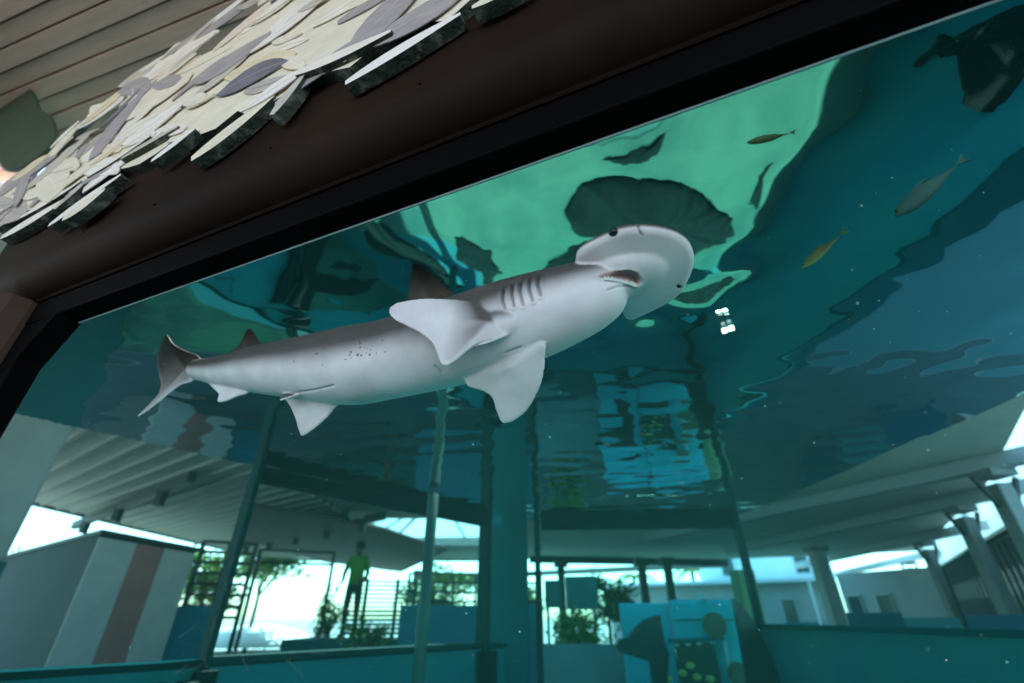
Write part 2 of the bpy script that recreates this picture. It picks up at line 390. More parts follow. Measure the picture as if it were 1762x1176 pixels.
MB().prism([a_, b_, c_], NG * .05).build('corner_gusset', M_gasket, fr)
MB().box(gp(.5, .4545, 1.9075), (3.64, .003, .003), (UG, NG, ZUP)).build('edge_strip', M_lip, fr)
for u in (-1.18, -.93, -.62, -.3, .02, .33, .62):
    MB().ball(gp(u, .3325, 2.03 + .01 * math.sin(u * 9)), .003, nu=8, nv=6).build('bolt', M_brown, fr, smooth=True)
fw = MB().box(gp(.5, .44, .50), (3.7, .06, 1.0), (UG, NG, ZUP)).build('front_wall', M_brown); tag(fw, 'dark brown wall added under the front tank window to block light from below', 'wall')  # unseen, added to stop ground bounce reaching the shark's belly
pane = MB().box(gp(.5, .45, 1.455), (3.7, .004, .9), (UG, NG, ZUP)).build('glass_pane', m_clear); tag(pane, 'large clear front window pane of the shark tank', 'glass pane')

# ceiling over the visitors
ce = MB().box((-2, -.85, 3.90), (18, 5.7, .02)).build('ceiling', M_groove); struct(ce)
az = R(-72.9); ex = Vector((math.sin(az), math.cos(az), 0)); ey = Vector((ex.y, -ex.x, 0))
bw = .085
bm0 = MB().box((0, 0, 0), (10.5, bw - .010, .03)).mesh('ceiling_board'); bm0.materials.append(M_roofboard)
rotz = math.atan2(ex.y, ex.x)
for k in range(-16, 13):
    b = bpy.data.objects.new('ceiling_board', bm0); COL.objects.link(b); b.parent = ce
    q = ey * (k * bw) + ex * 2.4 + Vector((0, 0, 3.868 + (.010 if k % 2 else 0)))
    b.location = q; b.rotation_euler = (0, 0, rotz)

# ------------------------------------------------------------------ leaf collage panel above the window
lp = thing('leaf_signboard', 'pale leaf collage signboard with jagged edge above the window', 'signboard', gp(-.8, .33, 2.1))
LC = [((.84, .75, .58), (.70, .62, .48)), ((.88, .80, .68), (.76, .69, .59)), ((.80, .68, .45), (.68, .56, .36)), ((.90, .83, .75), (.78, .72, .67)),
      ((.42, .37, .35), (.31, .27, .28)), ((.54, .47, .40), (.40, .35, .32)), ((.13, .12, .15), (.21, .19, .22)), ((.63, .57, .46), (.48, .44, .38)), ((.74, .58, .47), (.84, .72, .60))]
LM = [mat('leaf_print_%s' % w_, c, .55, c2, 5, .3, .7, stretch=(3, 3, 9)) for w_, (c, c2) in zip(('cream', 'ivory', 'straw', 'white', 'taupe', 'khaki', 'slate', 'sage', 'peach'), LC)]
M_edge = mat('green_board_edge', (.035, .05, .035), .7, (.25, .27, .22), 30, .5, .72, .4, 60)
def leaf_poly(c, ang, L, W, bend=0, nn=7, blunt=.0):
    """outline in (u, z)"""
    pts = []
    for sgn in (1, -1):
        for i in range(nn + 1):
            t_ = i / nn if sgn == 1 else 1 - i / nn
            wd = W * math.sin(math.pi * min(1, t_ * (1 - blunt) + blunt * .5)) ** .8 * (1 - .35 * t_)
            x = (t_ - .5) * L; y = sgn * wd / 2 + bend * L * (t_ - .5) ** 2
            if i in (0, nn) and sgn == -1 and blunt == 0: continue
            pts.append((c[0] + x * math.cos(ang) - y * math.sin(ang), c[1] + x * math.sin(ang) + y * math.cos(ang)))
    return pts
def ztop(u):
    if u < -1.57: return 2.46 + (u + 1.92) * .97
    if u < -1.05: return 2.80 + (u + 1.57) * .31
    return 2.96 + (u + 1.05) * .2
def zbot(u): return 2.222 + (min(u, -.7) + 1.65) * -.075
# backing board
bp_ = []
us = [-2.6 + .05 * i for i in range(62)]
for u in us: bp_.append((u, zbot(u) + .02 + .016 * math.sin(u * 31) + .012 * math.sin(u * 57)))
for u in us[::-1]: bp_.append((u, ztop(u) + .012 * math.sin(u * 23) - .03))
MB().prism([gp(u, .315, z) for u, z in bp_], NG * .022, 0, 1).build('backing_board', [LM[0], M_edge], lp)
cnt = 0
for k in range(286):
    u = rnd.uniform(-2.5, .3); f = rnd.random()
    z = zbot(u) + .03 + (ztop(u) - zbot(u) - .05) * f
    L = rnd.uniform(.10, .29); W = L * rnd.uniform(.26, .50)
    ang = rnd.gauss(.12, .5)
    if rnd.random() < .35: ang += math.pi
    bd = rnd.uniform(-.3, .3); pts = leaf_poly((u, z), ang, L, W, bd, 7, rnd.choice((0, .12, .2)))
    zm = min(p[1] for p in pts); lim = zbot(u) - .012; dz = 0
    if zm < lim: dz = lim - zm
    zM = max(p[1] for p in pts) - ztop(u) - .004 + dz
    if zM > 0: dz -= zM
    pts = [(p[0], p[1] + dz) for p in pts]
    mi = rnd.choices(range(9), (4.5, 4.5, 2.6, 4.5, 3.2, 3.2, 1.6, 3.2, 2.2))[0]
    dpt = .3140 - .0075 * rnd.random()
    mb = MB().prism([gp(a, dpt, b) for a, b in pts], NG * .002)
    # raised midrib
    ca_, sa_ = math.cos(ang), math.sin(ang); rib = []
    for w_ in (.0022, -.0022):
        row = []
        for i in range(6):
            t_ = i / 5 - .5; x = t_ * L * .94; y = bd * L * t_ * t_ + w_ * (1 - abs(t_))
            row.append(gp(u + x * ca_ - y * sa_, dpt - .0004, z + dz + x * sa_ + y * ca_))
        rib += row if w_ > 0 else row[::-1]
    mb.prism(rib, NG * .0005, 1)
    mb.build('leaf', [LM[mi], LM[(1, 2, 7, 0, 5, 4, 4, 5, 2)[mi]]], lp)
# thick lobes along the lower edge: (tip px, root px, width px)
lobes = [((8, 406), (110, 345), 16), ((92, 381), (200, 305), 15), ((112, 374), (175, 330), 22), ((98, 355), (160, 300), 14), ((156, 301), (250, 240), 9), ((265, 273), (330, 225), 15),
         ((338, 268), (462, 172), 30), ((470, 193), (520, 130), 22), ((518, 124), (660, 60), 22), ((606, 134), (778, 30), 26), ((818, 10), (905, -35), 20), ((215, 268), (300, 220), 10), ((40, 372), (130, 318), 10)]
for i, (tp, rt, wp) in enumerate(lobes):
    D = .31 - .004 * (i % 3)
    a, b = on_glass(tp, D), on_glass(rt, D)
    ua, za, ub, zb_ = a.dot(UG), a.z, b.dot(UG), b.z
    L = math.hypot(ub - ua, zb_ - za); W = wp / 800 * 1.25 * (a - CAM).length
    pts = leaf_poly(((ua + ub) / 2, (za + zb_) / 2), math.atan2(zb_ - za, ub - ua), L * 1.15, W, .06 * (-1) ** i, 8, .18)
    MB().prism([gp(u, D, z) for u, z in pts], NG * .024, 0, 1).build('leaf_lobe', [LM[(1, 3, 0, 7)[i % 4]], M_edge], lp)
# dark green leaf board behind
g_px = [(-12, 215), (0, 180), (18, 156), (40, 147), (56, 160), (66, 186), (84, 198), (93, 236), (74, 262), (40, 285), (8, 290), (-4, 262)]
gl_ = thing('leaf_cutout', 'dark green leaf cutout with pale rim behind the collage board', 'signboard', on_glass((40, 250), .35))
def round_px(P, n=4):
    out = []; N = len(P); P = [Vector((a, b, 0)) for a, b in P]
    for i in range(N):
        for k in range(n):
            a, b, c, d = P[i - 1], P[i], P[(i + 1) % N], P[(i + 2) % N]; t_ = k / n
            q = .5 * (2 * b + (c - a) * t_ + (2 * a - 5 * b + 4 * c - d) * t_ * t_ + (3 * b - a - 3 * c + d) * t_ ** 3); out.append((q.x, q.y))
    return out
g_px = round_px(g_px)
MB().prism([on_glass(p, .342) for p in g_px], NG * .016).build('leaf_face', mat('dark_green_print', (.02, .042, .018), .7, (.03, .055, .028), 6, .35, .7), gl_)
cx, cy_ = 42, 215
MB().prism([on_glass((cx + (x - cx) * 1.04, cy_ + (y - cy_) * 1.04), .360) for x, y in g_px], NG * .006).build('leaf_rim', mat('pale_rim', (.26, .28, .23), .7), gl_)

# ------------------------------------------------------------------ pavilion reflected in the front glass, built solid beyond the tank
RZ = 3.6
pr = thing('pavilion_roof', 'cream corrugated pavilion roof, a glass reflection built beyond the left of the tank', 'roof', (-3, 14, RZ))
roof_poly = [(-11.1, 6.0), (-11.1, 23.5), (9.4, 24.5), (16.5, 20.5), (7.0, 5.7), (2.5, 5.7), (-2.2, 5.7)]
sk = [(-4.1, 14.4), (-1.5, 12.2), (-.4, 15.5), (-3.2, 17.4)]
# soffit with the skylight opening: split into strips around it
def clip_rect(x0, x1, y0, y1):
    return [Vector((x0, y0, RZ)), Vector((x1, y0, RZ)), Vector((x1, y1, RZ)), Vector((x0, y1, RZ))]
mb = MB()
mb.prism(clip_rect(-11.1, -4.1, 5.6, 23.5), ZUP * .12)
mb.prism(clip_rect(-4.098, -.402, 5.6, 12.3), ZUP * .12)
mb.prism(clip_rect(-4.098, -.402, 17.4, 23.5), ZUP * .12)
mb.prism([Vector((-.4, 5.6, RZ)), Vector((6.6, 5.6, RZ)), Vector((9.6, 9.6, RZ)), Vector((16.5, 20.5, RZ)), Vector((9.4, 23.6, RZ)), Vector((-.4, 23.5, RZ))], ZUP * .12)
mb.prism([Vector((2.45, -1.5, RZ)), Vector((7.2, -1.5, RZ)), Vector((7.2, 5.597, RZ)), Vector((2.45, 5.597, RZ))], ZUP * .12)  # unseen roof added to keep sun off the right wall and paving
mb.prism(clip_rect(-10.5, -3.3, .5, 5.597), ZUP * .12)  # unseen roof added to shade the ground left of the tank
mb.build('soffit', M_soffit, pr)
a, b = on_z((180, 860), RZ), on_z((450, 762), RZ); rd = (b - a).normalized(); rn = Vector((-rd.y, rd.x, 0))
c0 = (a + b) / 2
for k in range(-24, 26):
    q = c0 + rn * (k * .36)
    # clip the rib to x in [-11, -4.3]
    if abs(rd.x) < 1e-3: continue
    ta, tb = sorted(((-11.0 - q.x) / rd.x, (-4.3 - q.x) / rd.x))
    yl = sorted(((5.8 - q.y) / rd.y, (23.3 - q.y) / rd.y))
    ta, tb = max(ta, yl[0]), min(tb, yl[1])
    if tb - ta > .3:
        MB().bar(q + rd * ta - ZUP * .03, q + rd * tb - ZUP * .03, .07, .056).build('roof_rib', M_rib, pr)
# fascia round the eaves
for a, b in (((-11.14, 5.6), (-11.14, 23.5)), ((-11.1, 23.56), (-.5, 23.56))):
    MB().bar(Vector((*a, RZ + .03)), Vector((*b, RZ + .03)), .07, .2).build('fascia', M_rib, pr)
# skylight
sl = thing('skylight', 'white glazed hip skylight set in the pavilion roof', 'skylight', (-2.2, 14.9, RZ))
ap = Vector((-2.25, 14.85, RZ + 1.0))
m_fro, t, o_ = raw_mat('frosted_glazing')
q1 = t.nodes.new('ShaderNodeBsdfTranslucent'); q1.inputs[0].default_value = (.75, .8, .85, 1); q2 = t.nodes.new('ShaderNodeBsdfDiffuse'); q2.inputs[0].default_value = (.7, .74, .78, 1)
q3 = t.nodes.new('ShaderNodeMixShader'); q3.inputs[0].default_value = .3
t.links.new(q1.outputs[0], q3.inputs[1]); t.links.new(q2.outputs[0], q3.inputs[2]); t.links.new(q3.outputs[0], o_.inputs['Surface'])
cs = [Vector((-4.098, 12.3, RZ + .1)), Vector((-.402, 12.3, RZ + .1)), Vector((-.402, 17.4, RZ + .1)), Vector((-4.098, 17.4, RZ + .1))]
for i in range(4):
    MB().prism([cs[i], cs[(i + 1) % 4], ap], ZUP * .02).build('glazing', m_fro, sl)
    MB().bar(cs[i] - ZUP * .02, ap - ZUP * .02, .07, .05).build('glazing_bar', M_steel, sl)
    for f in (.33, .66):
        q = cs[i].lerp(cs[(i + 1) % 4], f)
        MB().bar(q - ZUP * .02, ap.lerp(q, .0) - ZUP * .02, .045, .04).build('glazing_bar', M_steel, sl)
for i in range(4):
    a, b = cs[i] + ZUP * -.1, cs[(i + 1) % 4] + ZUP * -.1
    MB().bar(a - ZUP * .06, b - ZUP * .06, .04, .2).build('curb', M_rib, sl)
# hanging beams with brackets on the left
def beam(p0, p1, z, n, label):
    a, b = on_z(p0, z), on_z(p1, z)
    t_ = thing('roof_beam', label, 'beam', (a + b) / 2)
    MB().bar(a, b, .14, .18).build('beam_web', M_beam, t_)
    for k in range(n):
        q = a.lerp(b, (k + .5) / n)
        MB().box(q + ZUP * .06 - ZUP * (.22), (.12, .16, .30)).build('bracket', M_beam, t_)
    return t_
beam((128, 905), (330, 822), 3.42, 3, 'dark bracketed roof beam over the bright gap by the striped booth')
beam((408, 940), (660, 888), 3.42, 5, 'dark bracketed roof beam running towards the skylight')
# brown lower soffit bay, put in for the darker overlapping reflections
pts = [on_z(p, 3.3) for p in ((428, 868), (662, 912), (770, 948), (690, 985), (560, 968), (418, 930))]
o = MB().prism(pts, ZUP * .06).build('overlap_panel', M_brownsoff); tag(o, 'brown roof panel put in for overlapping reflections above the person in green', 'roof bay')
# far fascia and header
fa = thing('far_eave', 'dark beam with tan soffit strip along the far pavilion eave', 'eave', (5.5, 23, RZ))
MB().bar(on_z((912, 962), 3.5), on_z((1250, 968), 3.5), .25, .32).build('dark_beam', M_beam, fa)
MB().bar(on_z((905, 988), 3.2), on_z((1245, 972), 3.45), .3, .22).build('tan_strip', mat('tan_paint', (.40, .30, .24), .8), fa)
MB().bar(on_z((712, 990), 3.25), on_z((835, 1000), 3.1), .25, .5).build('dark_beam', M_brownsoff, fa)
# right-hand beams and columns
heads = [(1705, 812), (1650, 874), (1590, 934), (1562, 968)]
for i, hp in enumerate(heads):
    h = on_z(hp, RZ - .25); far_ = Vector((-1.0, h.y * 1.0 - 0.2 * (h.x + 1), h.z))
    t_ = thing('roof_beam', ('pale grey roof beam over the nearest right column', 'pale grey roof beam over the second right column', 'pale grey roof beam over the third right column', 'pale grey roof beam over the farthest right column')[i], 'beam', h, 'roof beams on the right columns')
    dirv = (on_z((hp[0] - 300, hp[1] + 62), RZ - .1) - on_z(hp, RZ - .1)).normalized()
    MB().bar(h + dirv * -2.5 + ZUP * .13, h + dirv * 9 + ZUP * .13, .30, .22).build('beam_web', mat('pale_beam', (.42, .42, .43), .7), t_)
    c = thing('column', ('nearest leaning looking grey steel column on the right', 'second grey steel column on the right, before the white gable', 'third grey steel column on the right, before the slatted wall', 'farthest thin grey steel column on the right')[i], 'column', (h.x, h.y, 0), 'grey columns along the right side')
    MB().box((h.x, h.y, h.z / 2 - .1), (.24, .24, h.z - .2)).build('shaft', M_steel, c, bevel=.02)
    MB().box((h.x, h.y, h.z - .04), (.42, .42, .12)).build('cap_plate', M_steel, c)
    for s_ in (-1, 1):
        MB().bar((h.x + s_ * .14, h.y, h.z - .55), (h.x + s_ * .34, h.y, h.z - .1), .06, .06).build('bracket', M_beam, c)
for i, (x, d, yh) in enumerate(((1398, 21, 965),)):
    q = ground(1432, d); c = thing('column', 'pale grey column before the grey building', 'column', q, 'grey columns along the right side')
    MB().box((q.x, q.y, 1.75), (.42, .42, 3.5)).build('shaft', mat('pale_beam', ()), c, bevel=.02)
    MB().box((q.x, q.y, 3.4), (.6, .6, .16)).build('cap_plate', M_steel, c)
for i, x in enumerate((968, 1112, 1158)):
    q = ground(x, 20); c = thing('column', ('thin dark post under the far eave beside the black jamb', 'thin dark post under the far eave, left of a close pair', 'thin dark post under the far eave, right of a close pair')[i], 'column', q, 'dark posts under the far eave')
    MB().box((q.x, q.y, 1.6), (.26, .26, 3.2)).build('shaft', M_beam, c)
    MB().box((q.x, q.y, 3.1), (.5, .5, .25)).build('head', M_beam, c)
# big tan pillar at far left, standing in for the frame post's reflection
q = ground(-262, 6.2)
c = thing('pillar', 'wide tan grey pillar standing in for the frame post reflection at the left edge', 'pillar', q)
e = Vector((q.y, -q.x, 0)).normalized()
MB().box(q + ZUP * .85, (1.39, .54, 1.7), (e, Vector((-e.y, e.x, 0)), ZUP)).build('darkening_plinth', mat('dark_teal_plinth', (.008, .05, .055), .85, (.012, .065, .06), 2, .35, .7), c, bevel=.01)  # part added to darken the pillar's image in the water surface
MB().box(q + ZUP * 2.65, (1.35, .5, 1.896), (e, Vector((-e.y, e.x, 0)), ZUP)).build('shaft', mat('tan_render', (.25, .22, .19), .85, (.2, .18, .16), 2, .35, .7), c, bevel=.03)

# striped booth
A = at((172, 920), 8); B = at((-40, 985), 14.5); Cc = at((335, 950), 9.3); zt = A.z
for q in (A, B, Cc): q.z = 0
bo = thing('booth', 'tall booth with dark side and grey and rose striped front', 'booth', A)
Dd = B + Cc - A
MB().prism([A, Cc, Dd, B], ZUP * zt).build('booth_body', mat('dark_tarpaulin', (.022, .032, .036), .8, (.015, .024, .028), 2, .35, .7), bo)
fe = (Cc - A); fn = Vector((fe.y, -fe.x, 0)).normalized()
for k, (f0, f1, m_) in enumerate(((0, .34, 'g'), (.34, .63, 'r'), (.63, 1, 'g'))):
    m_ = mat('grey_canvas', (.62, .51, .46), .85, (.52, .43, .39), 3, .35, .7, .3, 8) if m_ == 'g' else mat('rose_canvas', (.48, .17, .14), .85, (.38, .14, .12), 3, .35, .7, .3, 8)
    MB().prism([A + fe * f0 + fn * .004, A + fe * (f1 - .003) + fn * .004, A + fe * (f1 - .003) + fn * .02, A + fe * f0 + fn * .02], ZUP * (zt - .03)).build('canvas_stripe', m_, bo)
MB().prism([A - fe * .03 + fn * .05, Cc + fe * .03 + fn * .05, Dd + fe * .03, B - fe * .03], ZUP * -.05).build('booth_roof', M_beam, bo).location.z = zt + .055

# railings and louvre screen
def railing(xa, xb, d, ztop_, zbot_, nr, np_, label, m=M_beam):
    a, b = ground(xa, d), ground(xb, d)
    t_ = thing('railing', label, 'railing', (a + b) / 2, 'railings behind the tank')
    for k in range(nr):
        z = zbot_ + (ztop_ - zbot_) * k / (nr - 1)
        MB().bar(a + ZUP * z, b + ZUP * z, .05, .06).build('rail', m, t_)
    for k in range(np_):
        q = a.lerp(b, k / (np_ - 1))
        MB().box(q + ZUP * (ztop_ / 2), (.07, .07, ztop_ + .04)).build('post', m, t_)
railing(318, 415, 13, 2.75, 1.3, 8, 3, 'dark metal railing between the booth and the bright gap')
railing(425, 560, 15, 2.85, 2.55, 2, 2, 'thin high railing across the bright gap')
railing(700, 932, 16, 2.45, 1.2, 6, 7, 'dark railing grid before the green trees')
sc_ = thing('louvre_screen', 'louvred screen with bright gaps below the person in green', 'louvre screen', ground(655, 12.6))
a, b = ground(598, 12.6), ground(712, 12.6)
for k in range(13):
    z = 1.0 + k * .085
    MB().bar(a + ZUP * z, b + ZUP * z, .03, .035 if k > 5 else .055).build('louvre', M_teal, sc_)
for f in (0, .25, .72, 1):
    MB().box(a.lerp(b, f) + ZUP * 1.04, (.07, .07, 2.08)).build('post', M_teal, sc_)
# raised deck with the person
P0 = ground(606, 11.2); DK = .95
dk = MB().box(P0 + ZUP * (DK / 2 - .01) + Vector((0, .3, 0)), (2.2, 1.4, DK)).build('deck', M_teal); tag(dk, 'raised dark teal deck under the person in green', 'deck')

def person(loc, label):
    t_ = thing('person', label, 'person', loc)
    me = bpy.data.meshes.new('body'); L = Vector(loc)
    J = {'pel': (0, 0, .92), 'wst': (0, 0, 1.08), 'chs': (0, 0, 1.30), 'nck': (0, .0, 1.46), 'hd': (0, -.02, 1.56), 'hd2': (0, -.03, 1.68),
         'sl': (.17, 0, 1.40), 'el': (.24, -.03, 1.13), 'wl': (.20, -.2, .95), 'sr': (-.17, 0, 1.40), 'er': (-.25, -.02, 1.13), 'wr': (-.2, -.2, .98),
         'hl': (.09, 0, .88), 'kl': (.11, -.02, .48), 'al': (.11, .03, .08), 'tl': (.12, -.14, .03), 'hr': (-.09, 0, .88), 'kr': (-.11, -.02, .48), 'ar': (-.12, .03, .08), 'tr': (-.13, -.14, .03)}
    rad = dict(pel=.15, wst=.14, chs=.165, nck=.06, hd=.085, hd2=.09, sl=.07, el=.045, wl=.035, sr=.07, er=.045, wr=.035, hl=.095, kl=.06, al=.042, tl=.035, hr=.095, kr=.06, ar=.042, tr=.035)
    E = [('pel', 'wst'), ('wst', 'chs'), ('chs', 'nck'), ('nck', 'hd'), ('hd', 'hd2'), ('chs', 'sl'), ('sl', 'el'), ('el', 'wl'), ('chs', 'sr'), ('sr', 'er'), ('er', 'wr'),
         ('pel', 'hl'), ('hl', 'kl'), ('kl', 'al'), ('al', 'tl'), ('pel', 'hr'), ('hr', 'kr'), ('kr', 'ar'), ('ar', 'tr')]
    ks = list(J); me.from_pydata([Vector(J[k]) for k in ks], [(ks.index(a), ks.index(b)) for a, b in E], [])
    o = bpy.data.objects.new('body', me); COL.objects.link(o)
    o.modifiers.new('skin', 'SKIN'); o.modifiers.new('sub', 'SUBSURF').levels = 2
    for i, k in enumerate(ks):
        me.skin_vertices[0].data[i].radius = (rad[k], rad[k]); me.skin_vertices[0].data[i].use_root = (k == 'pel')
    dg = bpy.context.evaluated_depsgraph_get(); nm = bpy.data.meshes.new_from_object(o.evaluated_get(dg)); o.modifiers.clear(); o.data = nm
    nm.polygons.foreach_set('use_smooth', [True] * len(nm.polygons))
    for m in (mat('brown_skin', (.12, .07, .05), .6), mat('green_shirt', (.10, .26, .03), .8, (.08, .21, .03), 6, .35, .7), mat('dark_trousers', (.03, .035, .04), .8)): nm.materials.append(m)
    for p in nm.polygons:
        z = p.center.z; ax_ = abs(p.center.x)
        p.material_index = 2 if z < .93 and ax_ < .19 and p.center.y > -.12 or z < .1 else (1 if z < 1.44 and (ax_ < .2 or z > 1.2) else 0)
    o.parent = t_
    hair = MB().ball((0, -.0, 1.66), (.105, .115, .12), nu=14, nv=10).build('hair', mat('black_hair', (.012, .011, .01), .7), t_, smooth=True); hair.matrix_parent_inverse = Matrix()
    for s_ in (1, -1):
        e_ = MB().ball((s_ * .035, -.118, 1.635), .012, nu=8, nv=6).build('eye', mat('black_hair', ()), t_, smooth=True); e_.matrix_parent_inverse = Matrix()
        h_ = MB().ball((s_ * .2, -.24, .955), (.035, .055, .022), nu=10, nv=8)
        for f in range(4): h_.tube([(s_ * (.18 + .014 * f), -.28, .955), (s_ * (.18 + .014 * f), -.325 - .006 * (f in (1, 2)), .945), (s_ * (.18 + .014 * f), -.34, .925)], [.009, .008, .006], 6)
        h_.tube([(s_ * .172, -.23, .955), (s_ * .15, -.262, .95), (s_ * .152, -.29, .945)], [.011, .009, .007], 6)
        hh = h_.build('hand', mat('brown_skin', ()), t_, smooth=True); hh.matrix_parent_inverse = Matrix()
    return t_
person(P0 + ZUP * DK, 'person in a lime green shirt standing on the raised deck')

# planting, tents, palms
M_leafs = [mat('bright_leaf', (.17, .33, .05), .6, spec=.1), mat('mid_leaf', (.09, .18, .04), .6, spec=.1), mat('dry_leaf', (.20, .19, .06), .6, spec=.1), mat('dark_leaf', (.02, .05, .02), .6, spec=.1)]  # plain leaf tones, mixed at random in each crown
M_bark = mat('bark', (.12, .09, .07), .9, (.07, .055, .045), 12, .35, .7)
def tree(p, h, rx, rz, nleaf, ms, label, size=.16, trunk=True, name='tree'):
    p = Vector(p); t_ = thing(name, label, 'tree' if name == 'tree' else 'bush', p, 'trees behind the pavilion')
    c = p + ZUP * (h - rz)
    mb = MB().tube([p, p + Vector((.03, 0, h * .4)), c], [.10, .075, .04], 8)
    for k in range(5):
        a = rnd.uniform(0, 6.28); mb.tube([p + ZUP * h * .45, c + Vector((math.cos(a) * rx * .6, math.sin(a) * rx * .6, rnd.uniform(-.2, .5) * rz))], [.045, .012], 6)
    mb.build('trunk', M_bark, t_, smooth=True)
    cl = [Vector((rnd.uniform(-1, 1), rnd.uniform(-1, 1), rnd.uniform(-1, 1))) for _ in range(14)]
    cl = [q.normalized() * rnd.uniform(.3, .85) for q in cl]
    mb = MB()
    for k in range(int(nleaf * 2.2)):
        q = rnd.choice(cl) + Vector((rnd.gauss(0, .2), rnd.gauss(0, .2), rnd.gauss(0, .2)))
        q = c + Vector((q.x * rx, q.y * rx, q.z * rz))
        a = Vector((rnd.uniform(-1, 1), rnd.uniform(-1, 1), rnd.uniform(-.6, .6))).normalized(); b = a.cross(Vector((rnd.random(), rnd.random(), 1))).normalized()
        s_ = size * rnd.uniform(.6, 1.3)
        mb.add([q, q + a * s_ * .5 + b * s_ * .22, q + a * s_, q + a * s_ * .5 - b * s_ * .22], [(0, 1, 2, 3)], rnd.randrange(len(ms)))
    mb.build('crown', ms, t_, fix=False)
G = M_leafs
tree(ground(345, 24), 4.0, 1.6, 1.3, 900, [G[0], G[2], G[1]], 'sunlit tree behind the railing next to the booth', .3)
tree(ground(440, 26), 4.6, 1.7, 1.0, 900, [G[0], G[2]], 'yellowing tree crown under the roof edge by the bright gap', .3)
tree(ground(20, 20), 3.1, 1.4, .9, 600, [G[0], G[1]], 'low green tree at the far left beyond the booth', .28)
tree(ground(572, 15), 2.0, .5, .75, 420, [G[0], G[1]], 'bush under the person on the deck edge', .14, name='bush')
tree(ground(640, 9.3), 1.34, .62, .24, 260, [G[0], G[1]], 'low bright green bush below the louvred screen', .11, name='bush')
tree(ground(755, 26), 3.3, 1.9, 1.2, 900, [G[1], G[2], G[0]], 'mid green tree behind the railing grid', .3)
tree(ground(880, 28), 3.2, 1.8, 1.2, 900, [G[1], G[2]], 'olive tree behind the black jamb', .3)
tree(ground(990, 8.6), 1.36, .55, .28, 700, [G[0], G[0], G[1]], 'bright green bush glowing below the dark block', .10, name='bush')
tree(ground(1045, 24), 2.9, 1.2, 1.0, 700, [G[1], G[3]], 'dark green tree before the lower building', .3)
def palm(p, h, label):
    t_ = thing('palm_tree', label, 'palm', p, 'palms beyond the far eave'); p = Vector(p)
    MB().tube([p, p + Vector((.1, 0, h * .5)), p + Vector((.15, 0, h))], [.16, .12, .1], 8).build('trunk', M_bark, t_, smooth=True)
    top = p + Vector((.15, 0, h))
    for k in range(15):
        a = k * 2.4; up = rnd.uniform(-.1, .9); mb = MB(); prev = None; d = Vector((math.cos(a), math.sin(a), 0))
        pts = [top + d * (1.5 * s_) + ZUP * (up * s_ - 1.3 * s_ * s_) for s_ in (0, .25, .5, .75, 1)]
        sd_ = Vector((-d.y, d.x, 0))
        for i in range(4):
            for s_ in (1, -1):
                for f in (.1, .45, .8):
                    q = pts[i].lerp(pts[i + 1], f); mb.add([q, q + sd_ * s_ * .28 + d * .2 - ZUP * .12, q + d * .12], [(0, 1, 2)])
        mb.tube(pts, [.03, .025, .02, .014, .006], 5)
        mb.build('frond', G[2] if k % 3 else G[1], t_, fix=False)
palm(ground(1092, 34), 3.6, 'small palm left of the paired dark posts')
palm(ground(1197, 36), 4.0, 'small palm standing against the white sky by the white building')
# white canopy in the bright gap
tn = thing('canopy_tent', 'low white canopy tent in the bright gap', 'tent', ground(455, 27))
q = ground(455, 27)
rings = [[q + Vector((math.cos(a) * 2.6 * s_, math.sin(a) * 2.6 * s_, z)) for a in [2 * math.pi * k / 16 for k in range(16)]] for s_, z in ((1, .25), (.97, .4), (.7, .75), (.35, .98), (.02, 1.06))]
MB().loft(rings).build('canopy', mat('white_canvas', (.8, .8, .8), .8), tn, smooth=True)
for k in range(4):
    a = k * math.pi / 2 + .6; MB().tube([q + Vector((math.cos(a) * 2.4, math.sin(a) * 2.4, 0)), q + Vector((math.cos(a) * 2.4, math.sin(a) * 2.4, .4))], .025, 8).build('leg', M_steel, tn)

# buildings on the right
def facade(xa, da, xb, db, depth, h, m, name, label, wins, z0=0, cat='building'):
    a, b = ground(xa, da), ground(xb, db); e = (b - a); L = e.length; e.normalize(); nn = Vector((-e.y, e.x, 0))
    if nn.dot(a + b) < 0: nn = -nn
    t_ = thing(name, label, cat, (a + b) / 2)
    MB().prism([a + ZUP * z0, b + ZUP * z0, b + nn * depth + ZUP * z0, a + nn * depth + ZUP * z0], ZUP * (h - z0)).build('wall', m, t_)
    for (f, z, w_, hh) in wins:
        q = a + e * (L * f) + ZUP * z
        wf = MB().box(q - nn * .02, (w_ + .12, .09, hh + .12), (e, nn, ZUP)).build('window', mat('window_trim', (.5, .5, .52), .7), t_)
        MB().box(q - nn * .07, (w_, .03, hh), (e, nn, ZUP)).build('pane', M_glassd, wf)
    return t_, a, b, e, nn
t_, a, b, e, nn = facade(1050, 31, 1452, 29, 6, 2.75, M_greyw, 'building', 'grey ground floor building with small windows under a white upper storey', [(.80, 1.55, .55, 1.0), (.33, 1.5, .5, .9)])
MB().prism([a - nn * .7 + ZUP * 2.78, b - nn * .7 + ZUP * 2.78, b + nn * 6 + ZUP * 2.78, a + nn * 6 + ZUP * 2.78], ZUP * .16).build('roof_slab', M_white, t_)
MB().box(a + e * ((b - a).length * .84) - nn * .06 + ZUP * .55, (1.6, .12, 1.1), (e, nn, ZUP)).build('door', M_teal, t_)
ua, ub = a + e * ((b - a).length * .44) + nn * 1.2, b + nn * 1.2
MB().prism([ua + ZUP * 2.945, ub + ZUP * 2.945, ub + nn * 4.5 + ZUP * 2.945, ua + nn * 4.5 + ZUP * 2.945], ZUP * 2.4).build('upper_wall', M_white, t_)
